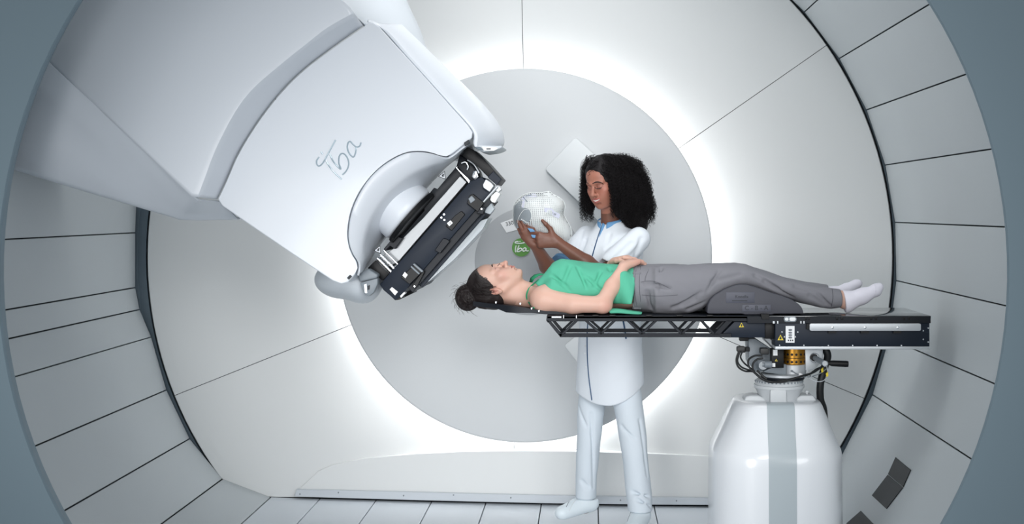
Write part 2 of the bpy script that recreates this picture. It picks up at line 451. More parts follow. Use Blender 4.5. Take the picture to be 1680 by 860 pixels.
# front arch: the flat wall the tunnel opens into, with a rounded inner lip
bm = bmesh.new(); rows = []
acx, acz = (826-VX)*5.04/F, CZ-(449-VY)*5.04/F
for i in range(97):
    a = math.radians(-42+264*i/96); row = []
    for r, y in ((1.93, 5.24), (1.868, 5.07), (1.862, 5.045), (1.866, 5.035), (1.9, 5.032), (2.4, 5.0), (3.4, 4.8)):
        row.append(Vector((acx+r*math.cos(a), y, max(acz+r*math.sin(a), -.03))))
    rows.append(row)
grid_bm(bm, rows); o = finish(bm, 'wall_front', M['arch'], None, 60); tag(o, kind='structure')

# rear wall
wb = tag(empty('wall_back', (AX, YB, AZ)), kind='structure')
wcx, wcz = BX(853), BZ(421); RW = 610/SB
dcx, dcz = BX(862), BZ(419); RD = 305.5/SB
def wall_r(a):
    """outer radius of the rear wall seen from the disc centre in direction a"""
    d = Vector((math.cos(a), math.sin(a)))
    # circle
    o_ = Vector((dcx-wcx, dcz-wcz)); b = o_.dot(d); r = -b+math.sqrt(b*b-o_.length_squared+RW*RW)
    if d.y < -.2:
        # rounded meeting with the floor
        r2 = (dcz-BZ(815.5))/(-d.y)
        k = .16; h = max(k-abs(r-r2), 0)/k; r = min(r, r2)-h*h*k*.25
    return r
seams = [90.8, 34.9, -22.9, -93.5, -158.2, -212]
seams = sorted([s % 360 for s in seams])
for i, s0 in enumerate(seams):
    s1 = seams[(i+1) % len(seams)]
    if s1 <= s0: s1 += 360
    g = .0015; n = max(8, int((s1-s0)/2)); bm = bmesh.new(); rows = []
    for j in range(n+1):
        row = []
        for q in list(np.linspace(0, 1, 15))+['lip1', 'lip2', 'lip3']:
            a0 = math.radians(s0+(s1-s0)*j/n)
            ro = wall_r(a0)
            if isinstance(q, str): r = ro+{'lip1': .004, 'lip2': .008, 'lip3': .008}[q]; y = YB+{'lip1': .004, 'lip2': .02, 'lip3': .14}[q]
            else:
                r = .86+(ro-.86)*q; y = YB+.06*(1-float(sq(np.array(r), .90, 1.36)))
                if q > .97: y = YB+0.0
            a = a0+(g/r if j == 0 else (-g/r if j == n else 0))
            row.append(Vector((dcx+r*math.cos(a), y, dcz+r*math.sin(a))))
        rows.append(row)
    grid_bm(bm, rows); bmesh.ops.recalc_face_normals(bm, faces=bm.faces)
    if sum(f.normal.y*f.calc_area() for f in bm.faces) > 0: bmesh.ops.reverse_faces(bm, faces=bm.faces)
    o = finish(bm, 'wall_panel', M['wall'], wb, 40, recalc=False)
lathe('wall_backing', (dcx, YB+.17, dcz), (0, 1, 0), [(0, 2.25), (.02, 2.25)], M['dark'], wb, 64)
# grey seal and dark joint around the rear wall
t1 = tag(empty('trim_1', (dcx, YB+.05, dcz)), kind='structure')
for nm, r0, r1, y, m in (('seal_ring', RW+.006, RW+.014, YB+.03, M['rubber']), ('seal_ring', RW+.018, RW+.10, YB+.02, M['midgrey'])):
    bm = bmesh.new(); rows = []
    a0, a1 = (-35, 215)
    for i in range(101):
        a = math.radians(a0+(a1-a0)*i/100)
        rows.append([Vector((wcx+r*math.cos(a), y+dy, wcz+r*math.sin(a))) for r, dy in ((r0, .03), (r0, 0), ((r0+r1)/2, .006), ((r0+r1)/2+.002, 0), (r1, 0), (r1, .03))])
    grid_bm(bm, rows); finish(bm, nm, m, t1)
# kick panel and skirting along the floor
bb = tag(empty('baseboard_back', (BX(800), YB, 0)), kind='structure')
kick = [(481, 812), (497, 797), (522, 773), (545, 763), (600, 752), (680, 745), (760, 741), (860, 739.5), (960, 741), (1060, 744), (1160, 748), (1230, 758), (1275, 780), (1300, 800), (1318, 826), (1073, 826), (888, 824), (700, 820), (525, 815)]
slab('kick_panel', kick, YB-.012, .05, M['wall'], bb, .002, 1)
sk = [(486, 803.5), (620, 806.5), (800, 811), (1000, 815), (1200, 818), (1320, 820), (1322, 829.5), (1073, 828.5), (888, 826), (700, 821.5), (525, 816.5), (483, 815)]
slab('skirting_strip', sk, YB-.035, .03, M['cover2'], bb, .002, 1)
for x, y in ((492, 811), (555, 808.5), (662, 813.5), (744, 812.5), (838, 817), (1018, 821), (1110, 822)):
    o = lathe('screw', W(x, y, YB-.036), (0, 1, 0), [(0, .004), (.004, .005)], M['grey'], bb, 10)

# backlit round panel
d = empty('backlit_disc', (dcx, YB, dcz), 'large round light grey wall panel with a glowing white halo around its rim', 'wall panel')
prof = [(-.045, .02), (-.045, RD-.012), (-.042, RD-.004), (-.036, RD), (-.012, RD), (-.008, RD-.01), (-.008, .02)]
lathe('disc_face', (dcx, YB, dcz), (0, 1, 0), prof, M['disc'], d, 160, 50)
bm = bmesh.new(); rows = []
for i in range(161):
    a = 2*math.pi*i/160
    rows.append([Vector((dcx+r*math.cos(a), YB+y, dcz+r*math.sin(a))) for r, y in ((RD-.050, .02), (RD-.03, .006), (RD-.018, .02), (RD-.018, .05), (RD-.050, .05), (RD-.050, .02))])
grid_bm(bm, rows); o = finish(bm, 'led_strip', M['led'], d, 50); tag(o, 'white glowing strip behind the rim')
hx, hz = BX(868), BZ(428)
lathe('hub_plate', (hx, YB, hz), (0, 1, 0), [(-.050, .02), (-.050, .271), (-.047, .275), (-.04, .275)], M['hub'], d, 80, 50)
# square raised plates
def plate(px): return slab('square_cover', px, YB-.085, .038, M['plate'], d, .008, 3)
def rpoly(pts, r=6, n=4):
    out = []
    L = len(pts)
    for i in range(L):
        p = Vector(pts[i]); a = (Vector(pts[i-1])-p).normalized(); b = (Vector(pts[(i+1) % L])-p).normalized()
        for k in range(n+1):
            t = k/n; out.append(tuple(p+a*r*(1-t)**2+b*r*t*t))
    return out
plate(rpoly([(944, 225), (894, 278), (985, 366), (1040, 312)]))
plate(rpoly([(985, 520), (925, 567), (975, 630), (1035, 585)]))
# green round logo badge
bg = empty('round_badge', W(855, 406, YB-.055), 'small round green badge with white handwritten letters Iba on the grey hub', 'badge')
bdisc = slab('badge_disc', disc_px(855, 406, 15, 40), YB-.056, .005, M['green'], bg)
def strokes(name, lst, Y, r, m, parent, org, sc, flat=.5):
    bm = bmesh.new()
    for st in lst:
        pts = [W(org[0]+x/sc, org[1]+y/sc, Y) for x, y in st]
        n = len(pts); tube_bm(bm, catmull(pts, 5), r, 6)
    return finish(bm, name, m, parent, 60)
strokes('badge_lettering', [[(192, 603), (150, 611), (105, 609), (92, 603), (105, 592), (128, 594)], [(138, 590), (146, 593)],
    [(103, 632), (97, 660), (96, 690), (101, 700)], [(133, 630), (120, 665), (114, 690), (128, 694), (155, 682), (160, 666), (143, 660), (122, 676)],
    [(203, 660), (185, 658), (170, 675), (176, 690), (195, 684), (205, 662), (204, 680), (214, 688), (230, 684)]], YB-.0575, .0032, M['white'], bdisc, (830, 300), 6.143)
lb = empty('angle_label', W(835, 370, YB-.052), 'white rim label printed 330 beside the held mesh mask', 'label')
lbp = slab('label_plate', [(821, 366), (841, 358.5), (857, 372), (853, 376), (831, 382)], YB-.053, .003, M['label'], lb)
text('label_text', '330', W(836, 367, YB-.0535), .028, M['ink'], lbp, (math.pi/2, math.radians(-14), 0))

# dark sensor windows on the right-hand panels
def on_facet(px, py, verts):
    d_ = Vector(((px-VX)/F, 1, -(py-VY)/F)); best = None
    for (x0, z0), (x1, z1) in zip(verts, verts[1:]):
        n = Vector((-(z1-z0), 0, x1-x0)); den = n.dot(d_)
        if abs(den) < 1e-9: continue
        t = n.dot(Vector((x0, 0, z0))-Vector((0, 0, CZ)))/den
        if t <= 0: continue
        P_ = Vector((0, 0, CZ))+d_*t; u = (P_-Vector((x0, 0, z0))).dot(Vector((x1-x0, 0, z1-z0)))/((x1-x0)**2+(z1-z0)**2)
        u = (Vector((P_.x, 0, P_.z))-Vector((x0, 0, z0))).dot(Vector((x1-x0, 0, z1-z0)))/((x1-x0)**2+(z1-z0)**2)
        if -.03 <= u <= 1.03 and 5 < t < 7.2 and (best is None or t < best[0]): best = (t, P_, n.normalized())
    return best
def sensor(px_list, loc, label):
    t = empty('sensor_window', on_facet(*loc, vr)[1], label, 'sensor', 'dark sensor windows on the right panels')
    for px in px_list:
        c = (sum(p[0] for p in px)/4, sum(p[1] for p in px)/4); b = on_facet(*c, vr); n = b[2]
        if n.dot(Vector((AX, 6, AZ))-b[1]) < 0: n = -n
        pts = []
        for p in px:
            d_ = Vector(((p[0]-VX)/F, 1, -(p[1]-VY)/F)); tt = n.dot(b[1]+n*.004-Vector((0, 0, CZ)))/n.dot(d_)
            pts.append(Vector((0, 0, CZ))+d_*tt)
        bm = bmesh.new(); prism(bm, pts, -n*.003, .001, 1); finish(bm, 'glass_pane', M['glass'], t)
sensor([[(1469, 750), (1494, 771), (1481.5, 799), (1456.5, 778)], [(1456, 779), (1481, 800), (1454, 835), (1430, 813)]], (1460, 790), 'tinted two-pane sensor window folded over a panel joint, lower right')
sensor([[(1412, 838), (1434, 861), (1416, 892), (1388, 859)]], (1412, 862), 'tinted sensor window cut off by the bottom edge beside the robot')

# ================================================================ GANTRY NOZZLE HOUSING
gh = empty('nozzle_housing', W(560, 240, 5.9), 'huge white moulded gantry cover reaching in from upper left with embossed letters Iba', 'gantry')
YA = 5.35
fold = [(328, 324), (341, 290), (356, 250), (387, 188), (415, 151), (455, 115), (500, 78), (540, 48), (583, 24)]
seam = [(357, 327), (371, 297), (387, 260), (406, 226), (433, 186), (464, 148), (500, 113), (549, 76), (596, 43)]
fold = [tuple(p) for p in catmull([Vector((*p, 0)) for p in fold], 4)]; seam = [tuple(p) for p in catmull([Vector((*p, 0)) for p in seam], 4)]; fold = [p[:2] for p in fold]; seam = [p[:2] for p in seam]
rows = []
for f, s in zip(fold, seam):
    f = Vector(f); s = Vector(s); far = f+Vector((-.74, -.673))*430; dd = (f-s).normalized()
    rows.append([W(*far, YA+.05), W(*(f+dd*14), YA), W(*(f+dd*4), YA+.002), W(*f, YA+.010), W(*(f-dd*5), YA+.026), W(*(s+dd*4), YA+.115), W(*(s+dd*1), YA+.125), W(*(s+dd*.6), YA+.30)])
shell('cover_panel', rows, M['cover'], gh, .01, 0, 40)
# lower flank
def st(seamp, edge, y0, y1):
    s = Vector(seamp); e = Vector(edge); dd = (e-s)
    u = dd.normalized()
    return [W(*(s+u*1.2), y0+.14), W(*(s+u*1.4), y0+.012), W(*(s+u*3), y0+.004), W(*(s+dd*.3), y0*.7+y1*.3-.006), W(*(s+dd*.65), y0*.35+y1*.65-.004), W(*(e-u*8), y1-.022), W(*(e-u*2.5), y1-.008), W(*e, y1+.015), W(*(e-u*.5), y1+.08), W(*(e+Vector((965-e.x, 344-e.y))*.10), y1+.6)]
rows = [st((10, 36), (-75, 250), YA+.03, 5.30), st((120, 136), (70, 293.5), YA+.025, 5.44), st((240, 245), (200, 332.5), YA+.012, 5.56), st((318, 316), (283, 357), YA, 5.61), st((328, 325.5), (295, 361), YA+.008, 5.62), st((338, 326.5), (325, 362), YA+.05, 5.63), st((357, 328), (362, 361), YA+.125, 5.64), st((361, 330), (390, 361), YA+.14, 5.66)]
shell('cover_panel', rows, M['cover'], gh, .01, 0, 45)
# upper flank going back into the gantry, its shade put into a greyer cover colour
def lerp2(a, b, t): return (a[0]+(b[0]-a[0])*t, a[1]+(b[1]-a[1])*t)
rows = []
for s, e in (((505, -40), (650, -40)), ((549.5, 0), (667, 0)), ((582, 27), (690, 50)), ((598, 42), (701, 82)), ((620, 60), (715, 100))):
    dy = .13*float(sq(np.array(s[0]), 575, 600))
    rows.append([W(s[0]+.8, s[1]-.6, YA+.12+dy), W(s[0]+1, s[1]-.8, YA+.015+dy), W(s[0]+2, s[1]-1, YA+.02+dy)] + [W(*lerp2(s, e, t), YA+.02+dy*(1-t)+(6.25-YA)*t) for t in (.2, .45, .7, .92)] + [W(*e, 6.3), W(e[0]-3, e[1], 6.6)])
shell('cover_panel', rows, M['cover2'], gh, .01, 0, 45)
# front face with its notch
YC = 5.465
arc0 = [(732, 256.5), (722, 255), (708, 250.5), (690, 247.8), (668, 249.5), (645, 259), (622, 275), (602, 296), (585, 322), (574, 350), (569.5, 380), (571.5, 402), (577.5, 418), (584, 429), (586.5, 440)]
arcs = [(p.x, p.y) for p in catmull([Vector((x, y, 0)) for x, y in arc0], 4)]
seams_ = [(p[0]+.9, p[1]+.9) for p in seam]
outer1 = [(603, 38), (612, 37), (622, 44), (660, 86), (700, 130), (740, 175), (768, 206), (775, 217), (774, 226), (765, 234), (752, 244), (741, 253)]
outer2 = [(581, 452), (571, 463), (560, 466), (546, 461), (480, 417), (420, 376), (365, 338)]
face = seams_+outer1+arcs+outer2
n0, n1, n2 = len(seams_), len(seams_)+len(outer1), len(seams_)+len(outer1)+len(arcs)
bm = bmesh.new(); fv = [bm.verts.new(W(x, y, YC)) for x, y in face]; bv = [bm.verts.new(W(x, y, YC)+Vector((0, .7, 0))) for x, y in face]
bm.faces.new(fv); bm.faces.new(bv[::-1]); L = len(face)
for i in range(L): bm.faces.new((fv[i], bv[i], bv[(i+1) % L], fv[(i+1) % L]))
bmesh.ops.recalc_face_normals(bm, faces=bm.faces)
lay = bm.edges.layers.float.new('bevel_weight_edge')
for i in range(L):
    e = bm.edges.get((fv[i], fv[(i+1) % L])); soft = (n0-1 <= i < n1-1) or i >= n2
    e[lay] = 1.0 if soft else .12
fcov = o = finish(bm, 'front_cover', M['cover'], gh, 35, recalc=False)
md = o.modifiers.new('bev', 'BEVEL'); md.width = .014; md.segments = 4; md.limit_method = 'WEIGHT'
# right-hand side cover with the fork tip
Fp = [(600, 36), (625, 46), (662, 88), (702, 132), (742, 177), (770, 208), (777, 222), (776, 234), (778, 240)]
Op = [(660, 40), (699, 78), (727, 105), (757, 134), (791, 168), (818, 201), (828, 226), (826, 241), (812, 248)]
rows = []
for f, e in zip(Fp, Op):
    rows.append([W(*f, YC+.02)]+[W(*lerp2(f, e, t), y) for t, y in ((.12, YC+.012), (.35, YC+.06), (.6, YC+.15), (.82, YC+.27), (.95, YC+.40))]+[W(*e, YC+.52), W(*lerp2(f, e, .97), YC+.66), W(*lerp2(f, e, .6), YC+.80)])
rows = [[r[j] for r in rows] for j in range(len(rows[0]))]
rows = [catmull(r, 3) for r in rows]
shell('side_cover', rows, M['cover'], gh, .012, 1, 60)
tip = [(778, 239), (786, 238), (800, 239), (818, 239.5), (824, 239), (823, 243), (811, 247.5), (794, 249.5), (784, 246.5)]
slab('fork_tip_face', tip, YC+.03, .3, M['cover2'], gh, .006, 3)
slab('fork_tip_recess', [(776, 240), (788, 241), (793, 247), (785, 246)], YC+.024, .1, M['midgrey'], gh, .002, 1)
slab('fork_tip_window', [(790, 240.5), (812, 241.5), (817, 244), (810, 247.5), (794, 247.5)], YC+.022, .01, M['label'], gh, .001, 1)
slab('slot', rect(798, 243.4, 805, 245.2), YC+.019, .005, M['ink'], gh)
# lower fork tip
pf = Field()
pf.el(W(570, 458, 5.80), (.135, .20, .085), k=.03); pf.el(W(597, 465, 5.78), (.072, .16, .085), k=.04)
pf.plane(W(612, 446, 5.7), (.45, -.2, .9), .01)
surf('lower_fork_tip', pf, M['cover2'], gh, .006)
slab('fork_tip_panel', [(590.5, 464), (619.5, 456.5), (619.5, 466), (613, 480), (605, 487), (597.5, 482)], 5.588, .06, M['grey'], gh, .004, 2)
slab('fork_tip_bracket', [(586, 449), (604, 441), (620, 451), (618, 457), (590, 463)], 5.60, .2, M['grey'], gh, .006, 3)
slab('slot', [(597, 467), (601.5, 465.5), (602.5, 481), (598.5, 481)], 5.584, .004, M['alum'], gh)
slab('slot', [(603, 469), (606.5, 468), (606, 475), (603, 476)], 5.584, .004, M['ink'], gh)
slab('latch', [(569, 456), (574, 451), (577, 454), (572, 459)], 5.455, .02, M['ink'], gh, .001, 1)
slab('latch', [(761, 234), (769, 229), (770, 235), (763, 240)], 5.455, .02, M['ink'], gh, .001, 1)
# scooped surround
arc = [(765, 236), (752, 246), (741, 254.5), (731, 258), (708, 252), (690, 249.3), (668, 251), (645, 261), (622, 277), (603, 297), (587, 323), (576, 351), (571.5, 380), (573, 401), (579, 417), (586, 428), (588, 438), (586, 452)]
inn = [(762, 240), (754, 256), (742, 266), (730, 276), (716, 290), (702, 304), (690, 317), (677, 332), (664, 347), (652, 362), (641, 375), (633, 386), (626, 396), (620, 405), (614, 415), (608, 426), (603, 436), (600, 443)]
rows = []
for i, (a, b) in enumerate(zip(arc, inn)):
    L = []
    s_ = .5+.0*i
    for t, y in ((0, .16), (.0, .004), (.03, 0), (.2, .012), (.42, .035), (.5, .052), (.56, .075), (.75, .17), (1, .30), (1.05, .5)):
        t2 = t
        L.append(W(*lerp2(a, b, t2), YC+y))
    rows.append(L)
rows = [[r[j] for r in rows] for j in range(len(rows[0]))]
rows = [catmull(r, 3) for r in rows]
shell('scooped_surround', rows, M['cover'], gh, .008, 0, 60)
# white snout cone
ax = Vector((.755, 0, -.656))
cc = W(673, 355, 5.71)
nf = Field()
nf.rc(cc-ax*.24, cc-ax*.03, .112, .132, .02)
nf.plane(cc+ax*.0, ax, .02)
surf('snout_cone', nf, M['cover'], gh, .005)
lathe('snout_ring', cc, ax, [(0, .10), (0, .132), (.012, .134), (.02, .13), (.02, .1)], M['black'], gh, 60)
# embossed lettering
o = strokes('embossed_lettering', [[(262, 450), (232, 495), (232, 540), (262, 568), (308, 530), (360, 440), (420, 330), (475, 230)], [(288, 385), (306, 415)],
    [(352, 500), (400, 580), (470, 662), (552, 737)], [(402, 420), (440, 500), (490, 562), (540, 605), (516, 530), (520, 445), (555, 405), (600, 425), (635, 490), (640, 560), (610, 630), (560, 680)],
    [(735, 325), (730, 390), (705, 450), (660, 420), (627, 350), (628, 285), (658, 250), (700, 292), (740, 322), (780, 312), (800, 265)]], YC-.001, .0031, M['logo'], fcov, (490, 200), 7.815)
# warning marks
def hazard(cx, cy, s, Y, parent, m1, m2, rot=0):
    def T(x, y):
        c, n = math.cos(rot), math.sin(rot); return (cx+(x*c-y*n)*s, cy+(x*n+y*c)*s)
    a = slab('warning_mark', [T(0, -1), T(1, .8), T(-1, .8)], Y, .001, m1, parent)
    slab('symbol_field', [T(0, -.72), T(.72, .64), T(-.72, .64)], Y-.0006, .001, m2, a)
    slab('symbol', [T(-.12, -.3), T(.12, -.3), T(.3, .45), T(-.3, .45)], Y-.0012, .001, m1, a)
hazard(727, 287, 7, 5.668, gh, M['ink'], M['cover'], math.radians(22)); hazard(621, 409, 7, 5.672, gh, M['ink'], M['cover'], math.radians(22))

# ================================================================ BLACK SNOUT ASSEMBLY
sa = empty('beam_snout_assembly', W(715, 375, 5.8), 'navy and black metal beam applicator clamped to the gantry nose above the lying patient', 'machine')
def sp(name, px, Y, dep, m, bev=.002, seg=1): return slab(name, px, Y, dep, m, sa, bev, seg)
sp('upper_arm', [(760, 238), (777, 246), (800, 268), (823, 294), (815, 304), (798, 288), (780, 270), (760, 257)], 5.66, .30, M['black'], .003, 2)
sp('upper_arm', [(809, 281), (823, 294), (815, 304), (800, 291)], 5.655, .02, M['navy'])
sp('bracket', [(754, 254), (770, 262), (783, 280), (786, 292), (775, 301), (762, 290), (748, 276)], 5.72, .25, M['navy2'], .004, 2)
sp('lower_arm', [(603, 440), (616, 427), (638, 450), (628, 461), (612, 448)], 5.66, .30, M['black'], .003, 2)
sp('lower_arm', [(645, 390), (652, 388), (661, 391), (648, 409), (640, 404), (632, 412), (629, 409)], 5.70, .2, M['navy2'], .002, 1)
sp('bracket', [(704, 318), (712, 308), (717, 311), (749, 273), (760, 283), (694, 358), (660, 392), (652, 386), (686, 349), (703, 330)], 5.735, .06, M['navy2'], .002, 2)
lathe('lens_ring', W(672, 360, 5.73), Vector((.7, -.35, -.6)), [(0, .055), (0, .075), (.012, .078), (.02, .07), (.02, .055)], M['black'], sa, 40)
sp('steel_plate', [(752, 286), (766, 299), (655, 428), (636, 440), (620, 425), (645, 408)], 5.745, .22, M['steel'], .002, 1)
sp('dark_edge_plate', [(747, 275), (751, 272), (772, 297), (769, 301)], 5.72, .1, M['chrome'], .002, 1)
for i, (x, y) in enumerate(((619, 424), (624, 418), (630, 411))):
    tube('guide_rod', [W(x, y, 5.71), W(x+24, y+24, 5.71)], .0065-.001*i, M['chrome'], sa, 12)
# main navy body: stepped blocks, long axis square to the beam
def bar(p0, p1, w, s0=0, s1=1):
    """px quad along p0->p1, widened to the right (towards the isocentre) by w"""
    a = Vector(p0); b = Vector(p1); n = Vector((.755, .656)); A = a+(b-a)*s0; B = a+(b-a)*s1
    return [tuple(A), tuple(A+n*w), tuple(B+n*w), tuple(B)]
sp('main_plate', [(771, 298), (790, 290), (806, 305), (808, 312), (792, 331), (655, 488), (649, 493), (629, 476), (623, 467)], 5.64, .42, M['navy'], .003, 2)
sp('end_block', [(629, 474), (640, 463), (666, 487), (655, 492), (648, 493)], 5.655, .38, M['black'], .002)
P0, P1 = (800, 318), (664, 474)
sp('front_rail', bar(P0, P1, 14, .02, .98), 5.66, .38, M['navy2'])
sp('front_rail', bar((809, 328), (678, 478), 7, .1, .93), 5.70, .32, M['navy'])
o = sp('acrylic_plate', [(789, 362), (801, 358), (792, 376), (747, 424), (738, 432), (704, 462), (697, 462), (745, 405)], 5.72, .26, M['clear'], .001); o['label'] = 'translucent frosted plate on the outlet'
sp('clamp_block', [(770, 321), (776, 318), (794, 333), (784, 348), (766, 334)], 5.625, .05, M['black'])
sp('clamp_block', [(787, 339), (798, 340), (795, 345), (792, 352), (782, 350)], 5.632, .05, M['navy2'])
sp('clamp_window', [(768, 326), (774, 321), (780, 328), (772, 334)], 5.622, .01, M['grey'])
sp('clamp_block', [(746, 354), (757, 346), (763, 352), (741, 379), (731, 371)], 5.63, .05, M['black'])
sp('clamp_block', [(727, 391), (733, 392), (738, 396), (722, 416), (713, 411)], 5.63, .03, M['navy2'])
sp('clamp_block', [(680, 434), (694, 445), (672, 467), (657, 455)], 5.622, .05, M['black'])
sp('clamp_rail', [(677, 434), (679.5, 432), (694.5, 445), (692, 447.5)], 5.615, .02, M['grey'])
sp('clamp_rail', [(673, 438), (675, 436), (689, 449), (687, 451)], 5.615, .02, M['grey'])
sp('corner_plate', [(694, 444), (697, 446), (683, 473), (675, 469)], 5.64, .03, M['black'])
sp('side_label', [(733, 366.5), (739, 361.5), (743, 366), (737, 371.5)], 5.6265, .002, M['label'])
text('label_text', '1', W(738.2, 366.5, 5.6262), .014, M['ink'], sa)
sp('side_label', [(660, 452), (664, 446), (669, 451), (665, 457)], 5.6205, .002, M['label'])
sp('side_label', [(639, 475), (643, 471), (653, 479), (648, 485)], 5.6365, .002, M['label'])
for x, y in ((724, 357), (729, 361), (728.5, 352)):
    lathe('screw', W(x, y, 5.636), (0, 1, 0), [(0, .0035), (.006, .005)], M['chrome'], sa, 12)
for x, y in ((680, 470), (790, 343)): lathe('screw', W(x, y, 5.63), (0, 1, 0), [(0, .003), (.008, .0045)], M['chrome'], sa, 12)
sp('connector', [(792, 303), (797, 294), (806, 300), (810, 305), (803, 315), (793, 308)], 5.615, .06, M['alum'])
sp('connector', [(776, 281), (782, 279), (785, 291), (779, 296), (774, 290)], 5.70, .04, M['chrome'], .003, 2)
sp('connector', [(812, 303), (820, 306), (823, 311), (817, 316), (810, 310)], 5.66, .06, M['alum'])
sp('connector', [(806, 321), (814, 314), (821, 318), (812, 333), (803, 331)], 5.66, .08, M['label'])
sp('connector', [(797, 338), (806, 333), (811, 343), (804, 352), (795, 349)], 5.67, .08, M['clear'])
tube('frame_rod', [W(757, 268, 5.70), W(764, 266, 5.70), W(768, 273, 5.70), W(766, 279, 5.70)], .005, M['chrome'], sa, 8, 4)
tube('frame_rod', [W(767, 262, 5.69), W(778, 270, 5.69), W(786, 284, 5.69)], .004, M['alum'], sa, 8, 4)
tube('frame_rod', [W(816, 306, 5.65), W(790, 334, 5.65)], .006, M['alum'], sa, 8)
for x, y in ((757, 428), (760, 419)): pass
sp('steel_tab', [(656, 486), (663, 479), (665, 481), (658, 489)], 5.63, .05, M['label'], .001)
# ================================================================ COUCH
YN, YF_ = 5.75, 6.22
ct = empty('treatment_couch', W(1200, 540, 5.98), 'long black treatment couch with triangular truss sides and navy box end', 'treatment couch')
zt = W(0, 518, YN).z
x_l, x_r = W(897, 0, YN).x, W(1527, 0, YN).x
# top boards
bm = bmesh.new(); box_bm(bm, (x_l, YN, zt-.014), (W(1250, 0, YN).x, YF_, zt), .003, 2); finish(bm, 'couch_top', M['navy2'], ct)
bm = bmesh.new(); box_bm(bm, (W(1251, 0, YN).x, YN-.004, zt-.012), (x_r, YF_, zt-.0005), .002, 2); finish(bm, 'glossy_end_board', M['carbon'], ct)
def truss(Y, name, th):
    """one side frame of the couch, cut through with triangles"""
    sc = Y/YN
    def Q(x, y): return Vector(((x-VX)*YN/F, Y, CZ-(y-VY)*YN/F))
    bars = []
    bars.append([(897, 519), (1255, 519), (1255, 527.5), (902, 527.5), (899, 530), (896, 526)])        # top rail
    bars.append([(916, 547.5), (1200, 547.5), (1200, 553.5), (919, 553.5)])                          # bottom rail
    bars.append([(896, 525), (903, 527), (923, 550), (919, 553.5)])                                  # end strut
    dn = [(950, 975), (1026, 1052), (1092, 1117), (1157, 1181)]
    prev = 920
    for a in (934, 1000, 1062, 1128): pass
    zig = [(922, 946), (985, 1008), (1052, 1076), (1118, 1140)]     # up-going strut feet / heads
    for f_, h_ in zig: bars.append([(f_-2.5, 549), (f_+3, 549), (h_+3.5, 526), (h_-2, 526)])
    zag = [(960, 987), (1029, 1054), (1096, 1119), (1150, 1172)]
    for h_, f_ in zag: bars.append([(h_-2, 526), (h_+3.5, 526), (f_+3, 549), (f_-3, 549)])
    bars.append([(1170, 549), (1181, 549), (1203, 526), (1192, 526)])
    bm = bmesh.new()
    for b in bars: prism(bm, [Q(*p) for p in b], Vector((0, th, 0)), .0012, 1)
    return finish(bm, name, M['navy2'], ct)
truss(YN, 'side_truss', .022); truss(YN+.225, 'side_truss', .018)
# cross tubes tying the two frames
for x in (921, 988, 1055, 1120):
    p = W(x, 550, YN); tube('cross_tube', [p+Vector((0, .02, 0)), p+Vector((0, .23, 0))], .008, M['navy2'], ct, 10)
slab('mid_block', [(1183, 550), (1205, 528), (1255, 528), (1255, 554), (1187, 554)], YN+.012, .40, M['navy'], ct, .002)
slab('mid_block', rect(1254, 529, 1274, 556), YN+.03, .36, M['black'], ct, .002)
slab('top_rail', rect(1226, 519.5, 1527, 530.5), YN-.008, .05, M['navy2'], ct, .001, 1)
slab('top_rail', [(1248, 515.5), (1262, 515.5), (1262, 524), (1250, 524)], YN-.014, .03, M['black'], ct, .001, 1)
bxp = slab('box_plate', rect(1272, 530, 1525, 568.5), YN-.004, .44, M['navy'], ct, .002)
slab('bottom_strip', rect(1272, 568.7, 1526, 573.5), YN-.006, .45, M['alum'], ct, .001)
hrl = slab('handle_rail', rrect(1328.5, 531, 1511, 543, 2.5, 3), YN-.026, .012, M['alum'], ct, .001)
for x in (1366, 1419.5, 1473): 
    lathe('rail_bolt', W(x, 537.5, YN-.0265), (0, 1, 0), [(-.001, .0035), (0, .0055), (.012, .0055)], M['chrome'], hrl, 16)
    slab('rail_foot', rect(x-7, 543, x+6, 547), YN-.018, .02, M['black'], hrl)
slab('rail_foot', rect(1323, 531.5, 1329, 540), YN-.02, .02, M['black'], ct)
for x in (1279, 1319, 1359, 1399, 1439, 1479): lathe('screw', W(x, 567, YN-.005), (0, 1, 0), [(-.001, .0025), (0, .0035), (.004, .0035)], M['chrome'], bxp, 10)
for x, y in ((1283, 545), (1309, 545), (1287, 553), (1305, 553), (1515, 543), (1515, 557), (1523, 538.5), (1523, 561.5)):
    lathe('screw', W(x, y, YN-.006), (0, 1, 0), [(-.001, .0025), (0, .0035), (.004, .0035)], M['chrome'], bxp, 10)
tl_ = slab('type_label', rect(1289, 535, 1303.5, 562.5), YN-.006, .002, M['label'], ct)
for y in (541.5, 546, 550, 554): slab('label_symbol', rrect(1293.5, y-1.6, 1299.5, y+1.6, 1.5, 3), YN-.0066, .001, M['greyink'], tl_)
for x in (1292.5, 1296, 1299.5): slab('label_symbol', rect(x, 557.5, x+2, 560), YN-.0066, .001, M['ink'], tl_)
hazard(1280.5, 554, 6.6, YN-.006, ct, M['ink'], M['yellow']); hazard(1216.5, 533.5, 5.5, YN+.009, ct, M['ink'], M['yellow'])
slab('indexing_badge', rrect(1286, 519.5, 1307, 528.5, 4.2, 5), YN-.012, .006, M['grey'], ct, .001)
slab('indexing_badge', rrect(1295, 521, 1305.5, 527, 3, 5), YN-.0135, .003, M['label'], ct, .001)
slab('indexing_badge', rrect(1288, 521.5, 1293.5, 526.5, 2, 5), YN-.0135, .003, M['label'], ct, .001)
for x in (1321, 1326, 1372, 1380, 1428, 1436, 1482, 1490): slab('index_notch', rect(x, 520, x+3, 525), YN-.011, .006, M['black'], ct, .001)
